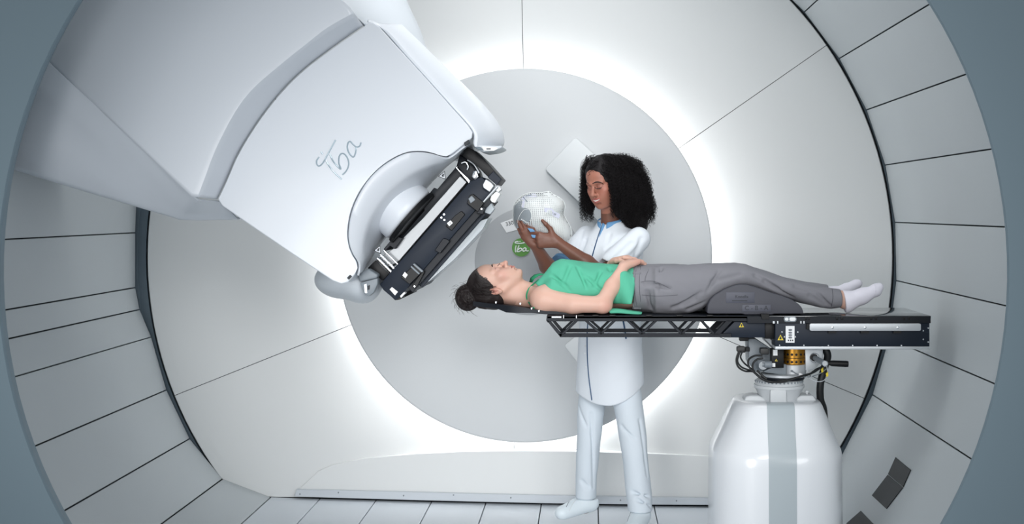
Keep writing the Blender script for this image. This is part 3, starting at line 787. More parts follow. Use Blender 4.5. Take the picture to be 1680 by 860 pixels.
for x0, x1 in ((1268, 1271), (1275, 1277), (1313, 1315), (1318, 1320)): slab('index_notch', rect(x0, 527, x1, 531), YN-.010, .006, M['alum'], ct)
for x in (924, 945): slab('index_mark', rect(x, 517.5, x+1.3, 522.5), YN-.001, .004, M['label'], ct)
for x0, x1 in ((905, 921),): slab('end_window', rect(x0, 519.2, x1, 521.6), YN-.0008, .01, M['alum'], ct)
for x in (948, 972, 1000, 1060, 1110, 1160): slab('top_edge_clip', rect(x, 517, x+10, 519.6), YN-.006, .02, M['black'], ct, .001)
# head board
hb = empty('headrest_board', W(845, 505, 5.98), 'thin black head support board sticking out from the couch under the patient head', 'headrest')
def board(st, y0, y1, m, nm):
    bm = bmesh.new(); rows = []
    for px, top, bot in st:
        X = W(px, 0, 5.985).x; zt_ = W(0, top, 5.985).z; zb = W(0, bot, 5.985).z
        w = 1.0 if px > 850 else .62+.38*max(0, (px-785)/65)
        c = (y0+y1)/2; h_ = (y1-y0)/2*w
        rows.append([Vector((X, c-h_, zb)), Vector((X, c-h_, zt_+.006)), Vector((X, c-h_*.85, zt_)), Vector((X, c+h_*.85, zt_)), Vector((X, c+h_, zt_+.006)), Vector((X, c+h_, zb))])
    grid_bm(bm, rows, True); 
    bm.verts.ensure_lookup_table(); bm.faces.new([bm.verts[i] for i in range(6)][::-1]); n_ = len(bm.verts); bm.faces.new([bm.verts[i] for i in range(n_-6, n_)])
    return finish(bm, nm, m, hb, 30)
board([(780, 494, 499), (800, 496, 501), (818, 497.5, 502), (826, 498, 505), (834, 498.5, 508), (850, 500, 508.5), (875, 504, 508.5), (897, 507.5, 510.6), (940, 509.5, 511)], 5.80, 6.17, M['navy2'], 'board')
for x, y in ((813.5, 496.5), (853.5, 498.5), (872, 506.5), (884, 510.5)):
    slab('index_mark', [(x-1.2, y-1.5), (x+1.6, y-1.8), (x+.9, y+1.6), (x-1, y+1.4)], 5.797, .004, M['label'], hb)

# knee cushion
kc = empty('knee_cushion', W(1240, 512, 5.95), 'charcoal wedge knee cushion with embossed labels under the patient knees', 'cushion')
kp = [(1160, 513), (1161, 502), (1165, 492), (1172, 485), (1188, 475), (1203, 469), (1214, 466.5), (1226, 467), (1240, 471), (1262, 479), (1285, 486), (1300, 492), (1309, 498), (1315, 504), (1318, 511), (1318, 515), (1270, 515), (1266, 516.5), (1222, 516.5), (1218, 515), (1162, 515)]
slab('foam_body', kp, YN+.02, .42, M['cushion'], kc, .008, 3)
kl1 = slab('embossed_label', rect(1191, 479.5, 1238, 497), YN+.0185, .004, M['cushion2'], kc, .001)
kl2 = slab('embossed_label', rect(1217.5, 500, 1264.5, 511.5), YN+.0185, .004, M['cushion2'], kc, .001)
text('embossed_text', 'C - B - A', W(1241, 505.8, YN+.018), .027, M['ink'], kl2)
text('embossed_text', 'Kneefix', W(1217, 487, YN+.018), .0185, M['ink'], kl1)
slab('embossed_rule', rect(1201, 493, 1226, 494.2), YN+.0178, .001, M['ink'], kl1)

# ================================================================ ROBOT
rb = empty('positioning_robot', (.82, 5.95, 0), 'glossy white robot pedestal with grey stripe carrying the couch', 'robot')
rcx, rcy = .812, 5.96
def rring(z, hw, hd, e=3.2, n=96, cx=rcx, cy=rcy):
    out = []
    for i in range(n):
        a = 2*math.pi*i/n; c, s = math.cos(a), math.sin(a)
        out.append(Vector((cx+hw*math.copysign(abs(c)**(2/e), c), cy+hd*math.copysign(abs(s)**(2/e), s), z)))
    return out
zs = [(-.03, .283, .29, 0), (.2, .283, .29, 0), (.40, .282, .289, 0), (.432, .281, .287, 0), (.452, .277, .282, 0), (.466, .270, .276, .001), (.53, .240, .250, .003), (.60, .209, .225, .006), (.637, .192, .210, .008), (.650, .184, .202, .008), (.657, .172, .190, .009), (.659, .13, .15, .01), (.655, .06, .06, .01)]
rows = [rring(z, hw, hd, 3.0, cx=rcx+.0+dx) for z, hw, hd, dx in zs]
bm = bmesh.new(); grid_bm(bm, rows, True)
bm.faces.ensure_lookup_table()
bcv = finish(bm, 'base_cover', M['robot'], rb, 60)
# grey stripe: band hugging the front of the cover
rows = []
for z, hw, hd, dx in zs[:-1]:
    cx = rcx+dx
    xc = cx-.003-.005*sq(np.array(z), .4, .66)
    def yat(x, e=3.0):
        u = min(abs(x-cx)/hw, .999); return rcy-hd*(1-u**e)**(1/e)
    hwid = .058 if z < .46 else .058-.0*z
    rows.append([Vector((xc+t*hwid, yat(xc+t*hwid)-.0016, z+(.0014 if z > .645 else 0))) for t in (-1, -.5, 0, .5, 1)])
bm = bmesh.new(); grid_bm(bm, rows); o = finish(bm, 'grey_stripe', M['stripe'], bcv, 60); o['label'] = 'grey vertical stripe'
wy = 5.93
def wz(py): return W(0, py, wy).z
def wx(px): return W(px, 0, wy).x
def cyl(name, cx, y0, y1, r, m, n=40, prof=None):
    z1, z0 = wz(y0), wz(y1); h_ = z1-z0
    pr = [(0, r*.96), (.003, r), (h_-.003, r), (h_, r*.96)] if prof is None else [(h_*t, r*k) for t, k in prof]
    return lathe(name, (wx(cx), wy, z0), (0, 0, 1), pr, m, rb, n)
gcp = cyl('gold_coupling', 1302, 567.5, 597, .054, M['gold']); gcp['label'] = 'gold anodised ring with round bolt holes'
tube('coupling_groove', [Vector((wx(1302)+.0545*math.cos(a), wy+.0545*math.sin(a), wz(586))) for a in np.linspace(math.pi, 2*math.pi, 20)], .0012, M['navy2'], rb, 6)
for yy in (580, 592):
    for a in (-2.6, -2.2, -1.85, -1.5, -1.1, -.7, -.3):
        p = Vector((wx(1302)+.053*math.cos(a), wy+.053*math.sin(a), wz(yy)))
        lathe('bolt_hole', p, (math.cos(a), math.sin(a), 0), [(-.002, .0055), (.0015, .0055), (.0018, .003)], M['navy2'], gcp, 10)
cyl('steel_collar', 1302, 597, 617, .0535, M['alum'])
cyl('flange', 1284, 612, 617, .10, M['alum']); cyl('flange', 1284, 616.5, 622, .094, M['navy2'])
cyl('wrist_casting', 1278, 622, 662, .105, M['robotgrey'], 48, [(0, .78), (.25, .80), (.45, .9), (.62, .98), (.68, 1.04), (.78, 1.04), (.80, .98), (.95, .98), (1, .92)])
for i in range(20):
    a = math.pi+math.pi*i/19
    lathe('flange_bolt', (wx(1278)+.101*math.cos(a), wy+.101*math.sin(a), wz(626)), (0, 0, 1), [(0, .0045), (.008, .0045)], M['grey'], rb, 8)
slab('casting_boss', rrect(1264, 640, 1290, 662, 2, 3), wy-.108, .05, M['robotgrey'], rb, .004, 2)
slab('casting_boss', [(1223, 651), (1230, 649), (1244, 649), (1258, 655), (1258, 662), (1220, 662)], wy-.05, .1, M['robotgrey'], rb, .008, 3)
slab('casting_boss', [(1308, 653), (1315, 649), (1334, 649), (1339, 656), (1339, 662), (1305, 662)], wy-.05, .1, M['robotgrey'], rb, .006, 3)
lathe('casting_bolt', W(1324, 645, wy-.01), (0, 0, 1), [(-.014, .005), (-.014, .010), (-.006, .010), (-.006, .005), (.002, .005), (.002, .009), (.012, .009)], M['robotgrey'], rb, 12)
slab('steel_block', [(1321, 573.5), (1350, 573.5), (1350, 590), (1338, 606), (1322, 609)], wy-.05, .12, M['alum'], rb, .003)
slab('grey_bracket', [(1228, 556), (1240, 556), (1273, 578), (1278, 600), (1278, 612), (1256, 608), (1242, 612), (1229, 596)], wy-.02, .14, M['grey'], rb, .004, 2)
slab('grey_bracket', [(1252, 554), (1262, 554), (1273, 563), (1273, 576)], wy-.06, .16, M['alum'], rb, .003, 1)
slab('lower_plate', [(1252, 610), (1278, 598), (1290, 598), (1290, 616), (1258, 612)], wy-.055, .10, M['grey'], rb, .003)
slab('connector_block', rect(1266, 573, 1286, 604), wy-.085, .06, M['black'], rb, .002)
slab('connector_block', rrect(1248, 572, 1262, 582, 2), wy-.09, .05, M['rubber'], rb, .003, 2)
slab('connector_label', rect(1268.5, 574, 1275.5, 583.5), wy-.087, .002, M['label'], rb)
slab('connector_label', rect(1267, 596, 1272, 602), wy-.087, .002, M['label'], rb)
hazard(1273.5, 591, 3, wy-.087, rb, M['ink'], M['yellow'])
slab('under_connector', rect(1214, 554, 1228, 560), wy-.06, .05, M['black'], rb, .002)
lathe('valve', W(1252, 600, wy-.09), (0, 1, 0), [(0, .010), (0, .018), (.02, .020), (.04, .020)], M['chrome'], rb, 20)
lathe('valve', W(1262, 598, wy-.09), (-1, 0, 0), [(-.01, .015), (.02, .015), (.022, .010), (.03, .010)], M['grey'], rb, 16)
slab('plug', rrect(1209.5, 569, 1224, 579, 3), wy-.03, .04, M['rubber'], rb, .003, 2)
slab('plug', rrect(1222, 570, 1230, 577, 1), wy-.03, .03, M['black'], rb, .002, 1)
def cable(pts, r=.005, m='rubber', nm='cable'): return tubepx(nm, pts, r*.82, M[m], rb, 8, 6)
y_ = wy-.06
cable([(1212, 577, y_), (1208, 590, y_), (1211, 602, y_), (1222, 609, y_), (1236, 610, y_-.03), (1246, 618, y_-.04)], .0048)
cable([(1214, 577, y_), (1210, 592, y_), (1216, 602, y_), (1228, 607, y_), (1238, 609, y_-.03)], .0045)
cable([(1218, 577, y_), (1215, 586, y_), (1221, 596, y_), (1234, 606, y_-.03)], .0045)
cable([(1251, 584, y_-.04), (1238, 584, y_-.04), (1228, 591, y_-.05), (1229, 602, y_-.05), (1238, 612, y_-.06), (1250, 622, y_-.07), (1265, 627.5, y_-.07), (1285, 625, y_-.07), (1310, 619, y_-.06), (1326, 614, y_-.04)], .0052)
cable([(1252, 588, y_-.045), (1242, 590, y_-.045), (1235, 598, y_-.05), (1237, 609, y_-.06), (1247, 619, y_-.075), (1262, 626, y_-.078), (1285, 627, y_-.078), (1312, 618, y_-.065), (1335, 611, y_-.04), (1350, 600, y_-.02)], .0052)
cable([(1242, 608, y_-.07), (1250, 616, y_-.08), (1258, 622, y_-.085)], .0062)
cable([(1350, 602, y_), (1340, 606, y_-.02), (1330, 613, y_-.03), (1322, 616, y_-.05)], .006)
cable([(1299, 609, wy-.058), (1308, 614, y_-.01), (1318, 618, y_-.02), (1330, 618, y_-.02), (1345, 613, y_), (1356, 605, y_)], .0028, 'grey')
cable([(1326, 620, y_-.02), (1340, 626, y_-.02), (1352, 624, y_-.01), (1358, 614, y_), (1356, 600, y_)], .0028, 'alum')
tubepx('cable_ring', [(1326, 608, y_-.03), (1331, 613, y_-.03), (1330, 622, y_-.03), (1324, 623, y_-.03), (1323, 614, y_-.03), (1326, 608, y_-.03)], .002, M['alum'], rb, 6, 4)
lathe('cable_clamp', W(1299, 609, wy-.055), (0, -1, 0), [(-.004, .005), (.003, .005)], M['grey'], rb, 12)
slab('cable_tag', [(1311, 612), (1317, 614), (1316, 619), (1311, 618)], y_-.03, .01, M['label'], rb)
for x, y in ((1349, 606), (1357, 613)): slab('cable_tag', [(x-2, y), (x+1.5, y-3), (x+2, y+4), (x-1, y+6)], y_-.012, .006, M['yellow'], rb)
hose = [(1352, 571, wy+.02), (1358, 584, wy+.02), (1352, 605, wy+.03), (1346, 630, wy+.03), (1346, 655, wy+.04), (1351, 672, wy+.05), (1353, 700, wy+.06)]
o = tubepx('black_hose', hose, .0165, M['rubber'], rb, 16, 8)
lathe('lever_boss', W(1336, 587, wy-.055), (0, -1, 0), [(0, .020), (.008, .021), (.012, .018)], M['chrome'], rb, 24)
lathe('lever_boss', W(1336, 587, wy-.066), (0, -1, 0), [(0, .016), (.006, .016)], M['black'], rb, 24)
tube('lever_rod', [W(1336, 587, wy-.06), W(1352, 596, wy-.16)], .0115, M['grey'], rb, 16)
lathe('lever_knuckle', W(1352.5, 596, wy-.15), (0, -1, 0), [(0, .0125), (.02, .0125), (.022, .009)], M['chrome'], rb, 20)
tube('lever_grip', [W(1357, 596, wy-.155), W(1361, 596, wy-.155), W(1364, 596.3, wy-.155), W(1388, 597.3, wy-.155), W(1391.5, 597.4, wy-.155)], [.007, .009, .0125, .0135, .0125], M['black'], rb, 16)
# ================================================================ PEOPLE
def A3(v): return np.array([v[0], v[1], v[2]], float)
def Wn(px, py, Y): return A3(W(px, py, Y))
def head_frame(f, up):
    y = -np.array(f, float); y /= np.linalg.norm(y); z = np.array(up, float); z -= y*(z@y); z /= np.linalg.norm(z)
    return np.stack([np.cross(y, z), y, z], 1)
def build_head(S, O, R, female=True, smile=0, jaw=1.0):
    L = lambda *p: O+R@np.array(p, float)
    def E(c, r, k=.02, op='+', rot=None): S.el(L(*c), r, R if rot is None else R@rot, k, op)
    def C(a, b, ra, rb, k=.01, op='+', **kw): S.rc(L(*a), L(*b), ra, rb, k, op, **kw)
    E((0, .016, .032), (.072, .089, .080), .02)
    E((0, -.034, .040), (.058, .044, .046), .03)
    E((0, -.030, -.026), (.055, .053, .066), .03)
    E((0, -.040, -.076), (.036*jaw, .040, .030), .03)
    E((0, -.077, -.096), (.016, .014, .013), .022)
    for s in (-1, 1):
        C((s*.050, .004, -.045), (s*.022, -.058, -.090), .015, .012, .03)
        E((s*.041, -.058, -.020), (.021, .020, .018), .025)
        C((s*.012, -.083, .019), (s*.044, -.068, .018), .006, .006, .014)
        E((s*.031, -.093, .001), (.017, .013, .011), .012, '-')
        E((s*.031, -.0735, -.001), (.0155, .0125, .0115), .004)
        C((s*.019, -.0865, -.003), (s*.043, -.0775, -.003), .0011, .0011, .003, '-')
        E((s*.026, -.066, -.050), (.020, .018, .022), .03)
    C((0, -.084, .012), (0, -.104, -.026), .0062, .0085, .012)
    E((0, -.1065, -.031), (.0088, .0095, .0082), .010)
    for s in (-1, 1):
        E((s*.0105, -.0955, -.034), (.0062, .0085, .0062), .007)
        E((s*.0062, -.104, -.0405), (.0028, .0045, .0028), .003, '-')
    E((0, -.080, -.060), (.026, .014, .018), .018)
    C((0, -.0925, -.044), (0, -.0935, -.050), .0025, .002, .006, '-')
    sm = .003*smile
    for s in (-1, 1):
        C((0, -.0952, -.0545), (s*.012, -.0925, -.0545+sm*.3), .0042, .0038, .005); C((s*.012, -.0925, -.0545+sm*.3), (s*.024, -.081, -.0585+sm*2), .0036, .0015, .005)
        C((0, -.0935, -.0665-sm*.4), (s*.013, -.0905, -.0655-sm*.2), .0055, .0045, .006); C((s*.013, -.0905, -.0655), (s*.022, -.081, -.060+sm*2), .0042, .0015, .005)
        C((0, -.0985, -.0605-sm*.1), (s*.013, -.0955, -.0600+sm*.4), .0012+.0012*smile, .0012+.0010*smile, .002, '-'); C((s*.013, -.0955, -.0600+sm*.4), (s*.025, -.0835, -.0595+sm*2), .0012+.0008*smile, .0010, .002, '-')
        C((s*.0255, -.080, -.0590+sm*2.2), (s*.027, -.079, -.060+sm*2.4), .002, .002, .004, '-')
    C((-.012, -.087, -.0765), (.012, -.087, -.0765), .003, .003, .010, '-')
    for s in (-1, 1):
        rot = np.array(Matrix.Rotation(math.radians(s*18), 3, 'Z') @ Matrix.Rotation(math.radians(-12), 3, 'X'))
        E((s*.0745, .012, -.010), (.0065, .0165, .031), .005, '+', rot)
        E((s*.0815, .010, -.008), (.0055, .010, .020), .003, '-', rot)
        E((s*.0765, .006, -.010), (.004, .004, .008), .003, '+', rot)
        E((s*.074, .006, -.034), (.005, .008, .009), .004)
def hand(S, w, d, n, s, curls, sc=1.0, th=((.5, .7, .2), (.8, .5, .3)), spread=.0):
    d = nvec(*d); s = np.array(s, float); s -= d*(s@d); s /= np.linalg.norm(s); n_ = np.cross(d, s); n_ = n_ if n_@np.array(n, float) > 0 else -n_
    n = n_
    off = (.029, .010, -.010, -.027); kl = (.086, .089, .085, .077)
    segs = ((.040, .025, .020), (.044, .028, .021), (.041, .026, .021), (.032, .020, .018))
    S.rc(w, w+d*.05*sc, .024*sc, .026*sc, .012, squash=(n, .62))
    for i in range(4):
        a = w+(s*off[i]*.45+d*.012)*sc; kn = w+(s*off[i]+d*kl[i])*sc
        S.rc(a, kn, .013*sc, .0112*sc, .014)
        p = kn; ang = 0; r = (.0092, .0095, .0090, .0080)[i]*sc
        cu = curls[i] if isinstance(curls[0], (tuple, list)) else curls
        sp = spread*(1.5-i)
        dd = nvec(*(d+s*sp))
        for j, l in enumerate(segs[i]):
            ang += math.radians(cu[j]); v = dd*math.cos(ang)+n*math.sin(ang)
            q = p+v*l*sc; S.rc(p, q, r*(1.04, .95, .88)[j], r*(.95, .88, .76)[j], .004); p = q
    p = w+(s*.020+d*.018)*sc
    t1, t2 = th
    v1 = nvec(*(d*t1[0]+s*t1[1]+n*t1[2])); v2 = nvec(*(d*t2[0]+s*t2[1]+n*t2[2]))
    q = p+v1*.042*sc; S.rc(p, q, .015*sc, .0115*sc, .016); r_ = q+v2*.032*sc; S.rc(q, r_, .0112*sc, .0098*sc, .005)
    v3 = nvec(*(v2+.15*n)); S.rc(r_, r_+v3*.024*sc, .0098*sc, .0078*sc, .004)
def raycast(S, px, py, y0=5.2, y1=7.0, back=0.0):
    """point where the view ray of a pixel meets the surface"""
    ys = np.arange(y0, y1, .004); P_ = np.stack([(px-VX)*ys/F, ys, CZ-(py-VY)*ys/F], 1); dd = S.eval(P_, True)
    h = np.nonzero(dd < 0)[0]
    if not len(h): return None
    i = h[0]; t = 0 if i == 0 else dd[i-1]/(dd[i-1]-dd[i]); y = ys[max(i-1, 0)]+t*.004
    return W(px, py, y-back)
def on(S, pts, back=.001, y0=5.2, y1=7.0, n=6):
    pts = catmull([Vector((p[0], p[1], 0)) for p in pts], n); out = [raycast(S, p.x, p.y, y0, y1, back) for p in pts]
    return [o for o in out if o is not None]
def stroke_on(name, S, pts, r, m, parent, back=.001, y0=5.2, y1=7.0, sides=6):
    q = on(S, pts, back, y0, y1)
    if len(q) < 2: return None
    bm = bmesh.new(); tube_bm(bm, q, r, sides); return finish(bm, name, m, parent, 60)
def wob(V, amp, fs, seed=0):
    r = np.random.default_rng(seed); o = np.zeros(len(V))
    for f in fs:
        for _ in range(3):
            k = r.normal(size=3); k *= f/np.linalg.norm(k); o += np.sin(V@k+r.uniform(0, 6.28)+1.3*np.sin(V@(k[[1, 2, 0]]*.6)))/3/len(fs)
    return o*amp

# ---------------------------------------------------------------- lying patient
pat = empty('person', W(1100, 512, 5.985), 'person lying face up on the couch in a mint green top and grey trousers', 'person')
YP = 5.985
th = math.radians(11); yaw = math.radians(9)
f0 = np.array([math.sin(th), 0, math.cos(th)]); u0 = np.array([-math.cos(th), 0, math.sin(th)])
f1 = f0*math.cos(yaw)+np.array([0, -1, 0])*math.sin(yaw)
RP = head_frame(f1, u0); OP = Wn(811.5, 467.5, YP)
XI = np.array([[0, 0, 1], [1, 0, 0], [0, 1, 0]], float)   # local (u,v,t) -> world: u=Y, v=Z, t=X
def st_x(lst, Y, hk=1.0):
    """stations given as px, top, bottom in the photograph's frame at depth Y"""
    out = []
    for px, top, bot, hw in lst:
        X = (px-VX)*Y/F; z0 = CZ-(bot-VY)*Y/F; z1 = CZ-(top-VY)*Y/F
        out.append((X, Y, (z0+z1)/2, hw, (z1-z0)/2))
    return out
torso = [(876, 486, 506, .10), (886, 470, 509, .145), (896, 452, 511, .165), (906, 437, 512, .17), (920, 429.5, 512.5, .168), (945, 430, 511, .158), (975, 433.5, 511, .148), (1005, 436, 511, .143), (1035, 437, 511, .152), (1075, 436.5, 511, .17), (1110, 437, 511, .175)]
XR = np.array([[0, 0, 1], [1, 0, 0], [0, 1, 0]], float)
PB = Field()
build_head(PB, OP, RP, jaw=.95)
PB.rc(OP+RP@np.array([0, .022, -.055]), Wn(872, 489, YP), .050, .052, .02)
PB.rc(OP+RP@np.array([0, -.012, -.075]), Wn(880, 484, YP), .034, .045, .025)
PB.rc(Wn(836, 484, YP), Wn(893, 492, YP), .045, .055, .02)
PB.loft((0, 0, 0), XR, st_x([(px, t_+(4.5 if px > 900 else 1), b_-(3.5 if px > 900 else 0), hw-(.013 if px > 900 else 0)) for px, t_, b_, hw in torso], YP), .03, ext=.03)
for s in (-1, 1): PB.rc(Wn(874, 480, YP+s*.03), Wn(891, 487, YP+s*.13), .026, .045, .03)
PB.rc(Wn(889, 491, 5.84), Wn(893, 492, 5.835), .052, .052, .02)
PB.rc(Wn(893, 492, 5.835), Wn(940, 499, 5.80), .050, .039, .02); PB.rc(Wn(940, 499, 5.80), Wn(985, 500, 5.785), .039, .035, .02)
PB.el(Wn(993, 502, 5.79), (.030, .028, .028), k=.02)
PB.rc(Wn(988, 499, 5.79), Wn(1005, 470, 5.835), .035, .033, .018); PB.rc(Wn(1005, 470, 5.835), Wn(1023, 439, 5.885), .033, .0215, .015)
PB.rc(Wn(893, 492, 6.13), Wn(985, 500, 6.19), .05, .036, .02); PB.rc(Wn(985, 500, 6.19), Wn(1004, 436, 6.07), .036, .024, .015)
hand(PB, Wn(1023.5, 436.5, 5.888), (.62, .72, .22), (0, .1, -1), (-.72, .6, 0), ((12, 22, 20), (14, 24, 20), (16, 24, 20), (18, 26, 22)), .92, th=((.7, .6, .1), (.9, .3, .2)))
hand(PB, Wn(1006, 431, 6.06), (.80, -.55, .30), (0, -.1, -1), (-.55, -.8, 0), ((26, 16, 14), (26, 18, 14), (28, 18, 14), (30, 20, 16)), .92, th=((.7, .6, .1), (.9, .3, .2)))
# legs inside the trousers
for Yl, sgn in ((5.89, -1), (6.08, 1)):
    PB.rc(Wn(1095, 476, Yl), Wn(1212, 452, Yl), .062, .030, .04); PB.rc(Wn(1212, 453, Yl), Wn(1300, 476, Yl), .030, .032, .02); PB.rc(Wn(1300, 476, Yl), Wn(*((1386, 490) if sgn < 0 else (1352, 483)), Yl), .032, .0305 if sgn < 0 else .026, .02)
    if sgn < 0: PB.rc(Wn(1380, 492, Yl), Wn(1388, 498, Yl), .031, .026, .02)
    else: PB.rc(Wn(1362, 484, Yl), Wn(1392, 475, Yl), .022, .016, .02)
    PB.rc(Wn(1386, 494, Yl), Wn(1436, 473, Yl), .026, .014, .02) if sgn < 0 else None
def col_patient(V):
    q = (V-OP)@RP; base = np.array(lin((208, 168, 151))); c = np.tile(base, (len(V), 1))
    def mixc(mk, colr):
        nonlocal c
        c = c*(1-mk[:, None])+np.array(lin(colr))*mk[:, None]
    g = lambda cx, cy, cz, r: np.exp(-(((np.abs(q[:, 0])-cx)**2+(q[:, 1]-cy)**2+(q[:, 2]-cz)**2)/r**2))
    mixc(.35*g(.045, -.062, -.028, .026), (212, 142, 132)); mixc(.35*g(0, -.108, -.032, .014), (205, 125, 112))
    lipz = (np.abs(q[:, 2]+.0605) < .0105*(1-(np.abs(q[:, 0])/.026)**2).clip(0)) & (q[:, 1] < -.077) & (np.abs(q[:, 0]) < .026)
    mixc(lipz*.75, (186, 110, 102)); mixc(((np.abs(q[:, 2]+.0603) < .0012) & (np.abs(q[:, 0]) < .025) & (q[:, 1] < -.08))*.7, (110, 60, 56))
    mixc(.55*g(.079, .012, -.008, .020), (212, 120, 108))
    mixc(.25*g(.031, -.084, .006, .014), (190, 140, 140))
    mixc(.45*sq(q[:, 1], .03, .055)*sq(-q[:, 2], -.02, .03)*(np.abs(q[:, 0]) < .09)*(np.linalg.norm(q, axis=1) < .13), (80, 58, 54))
    # knuckles and elbow
    e = np.exp(-np.linalg.norm(V-Wn(994, 504, 5.77), axis=1)**2/.03**2); mixc(.35*e, (214, 142, 128))
    w_ = np.exp(-np.linalg.norm(V-Wn(1045, 428, 5.93), axis=1)**2/.035**2); mixc(.35*w_, (206, 132, 118))
    return c
hx0, hx1 = Wn(765, 0, YP)[0], Wn(862, 0, YP)[0]; ax0, ax1 = Wn(1018, 0, 5.95)[0], Wn(1062, 0, 5.95)[0]
surf('body', PB, M['skinf'], pat, .0052, (((hx0, hx1, .0019), (ax0, ax1, .0022)), ((5.86, 6.07, .0026),), ((Wn(0, 520, 6)[2], Wn(0, 412, 6)[2], .0024),)), color=col_patient, smooth=1)
# hair
PH = Field(); LP_ = lambda *p: OP+RP@np.array(p, float)
PH.el(LP_(0, .018, .033), (.079, .095, .086), RP, .01)
PH.el(LP_(0, .055, -.018), (.062, .050, .05), RP, .03)
nrm = RP@np.array([0, -.745, -.667]); PH.plane(LP_(0, -.070, .068), nrm, .012)
PH.el(LP_(-.076, .010, -.014), (.022, .021, .033), RP, .006, '-'); PH.el(LP_(.076, .010, -.014), (.022, .021, .033), RP, .006, '-')
PH.plane(LP_(0, .05, -.062), RP@np.array([0, -.2, -1]), .015)
cb = Wn(767.5, 488, YP)
PH.rc(LP_(0, .05, .09), cb, .035, .03, .03)
PH.el(cb, (.050, .056, .054), None, .014)
for i in range(9):
    a = 2*math.pi*i/9; PH.rc(cb+.030*np.array([math.cos(a), -.6+.3*math.sin(3*a), math.sin(a)])*[1, 1, 1], cb+.034*np.array([math.cos(a+.9), -.9, math.sin(a+.9)]), .020, .015, .004)
def hd(V): 
    q = (V-OP)@RP; a = np.arctan2(q[:, 0]+.001, q[:, 2]+.06); flow = np.sin((q[:, 0]*.6+a*.05)*900+q[:, 2]*60+3*np.sin(q[:, 1]*60))
    dc = V-cb; r = np.linalg.norm(dc[:, [0, 2]], axis=1); sw = np.sin(r*420+3*np.arctan2(dc[:, 2], dc[:, 0]))
    return wob(V, .0016, (90, 160), 3)
surf('hair', PH, M['hairb'], pat, .0026, disp=hd)
bm = bmesh.new()
for i in range(70):      # loose strands
    a = rng.uniform(0, 2*math.pi); c0 = cb+np.array([math.cos(a)*.045, rng.uniform(-.04, .02), math.sin(a)*.045])
    t = np.array([math.cos(a+rng.uniform(.4, 1.4)), rng.uniform(-.3, .3), math.sin(a+rng.uniform(.4, 1.4))]); L_ = rng.uniform(.02, .045)
    tube_bm(bm, catmull([c0, c0+t*L_*.5+np.array([math.cos(a), 0, math.sin(a)])*.008, c0+t*L_+np.array([0, 0, -.006])], 4), .0005, 3, False)
for i in range(60):
    s0 = LP_(-.03-rng.uniform(0, .05), rng.uniform(-.05, .06), .10-rng.uniform(0, .02)); s1 = LP_(-.078, rng.uniform(-.02, .05), rng.uniform(-.02, .03))
    mid = (s0+s1)/2+RP@np.array([-.02, 0, .02]); tube_bm(bm, catmull([s0, mid, s1], 4), .0006, 3, False)
o = finish(bm, 'loose_strands', M['hairb'], pat, 60); o['kind'] = 'stuff'
bm = bmesh.new()
HR = np.array([.0800, .0960, .0870]); HC = np.array([0, .018, .033]); root_end = np.array([0, .062, .112])
for i in range(900):     # combed strands from the hairline to the bun
    ph = rng.uniform(-math.pi, math.pi)
    # point of the hairline plane on the head
    y = rng.uniform(-.072, .075); z = .066-(y+.068)*1.1+rng.uniform(0, .03)
    v_ = 1-((y-HC[1])/HR[1])**2-((z-HC[2])/HR[2])**2
    if v_ <= 0: continue
    x = HR[0]*math.sqrt(v_)*(-1 if i % 5 else 1); p0 = np.array([x, y, z]); path = []
    for t in np.linspace(0, 1, 12):
        q = p0*(1-t)+root_end*t; q = q+np.array([0, .012*math.sin(math.pi*t)*rng.uniform(.6, 1.2), 0]); e = (q-HC)/HR; k = np.linalg.norm(e); q = HC+(q-HC)/k*(1.0+.012*rng.random())
        path.append(LP_(*q))
    tube_bm(bm, path, [.0011, .0013, .0010], 3, False)
for i in range(420):     # strands wound round the bun
    n_ = rng.normal(size=3)*[.5, 1.2, .5]; n_ /= np.linalg.norm(n_); u_ = np.cross(n_, [.3, .1, .9]); u_ /= np.linalg.norm(u_); v2 = np.cross(n_, u_); a0 = rng.uniform(0, 6.28); s_ = rng.uniform(.97, 1.06)
    off_ = n_*rng.uniform(-.6, .6); k_ = math.sqrt(1-np.dot(off_, off_))
    tube_bm(bm, [cb+(off_+k_*(u_*math.cos(a)+v2*math.sin(a)))*np.array([.052, .058, .056])*s_ for a in np.linspace(a0, a0+2.2, 10)], .0012, 3, False)
o = finish(bm, 'combed_strands', M['hairb'], pat, 60); o['kind'] = 'stuff'
for i in range(3):
    a = .8*i; lathe('hair_tie', cb+np.array([.024, 0, .0]), (.5, 0, .8), [(-.004, .034+.001*i), (0, .037+.001*i), (.004, .034+.001*i)], M['hairb'], pat, 24)
HP = Field(); build_head(HP, OP, RP, jaw=.95)
stroke_on('eyebrow', HP, [(808.0, 438), (807.4, 434.5), (809.2, 431.6), (813.0, 430.2)], [.0014, .0030, .0028, .0012], M['brow'], pat, .0004)
stroke_on('eyelashes', HP, [(815.2, 437), (817.5, 435.5), (819.3, 433), (820.2, 430.8)], [.0007, .0012, .0013, .0006], M['lash'], pat, .0008)
stroke_on('eyelashes', HP, [(819.3, 433.5), (821.5, 434.2), (823, 434.0)], [.0009, .0006, .0003], M['lash'], pat, .0015)

# green sleeveless top
PT = Field()
g = .0065
tt = [(px, t_-2.4, b_+.5, hw+g) for px, t_, b_, hw in torso if px > 880][0:9]
PT.loft((0, 0, 0), XR, st_x(tt, YP), .012, ext=.01)
PT.el(Wn(925, 447, 5.915), (.062, .058, .050), k=.04); PT.el(Wn(925, 447, 6.055), (.062, .058, .050), k=.04)
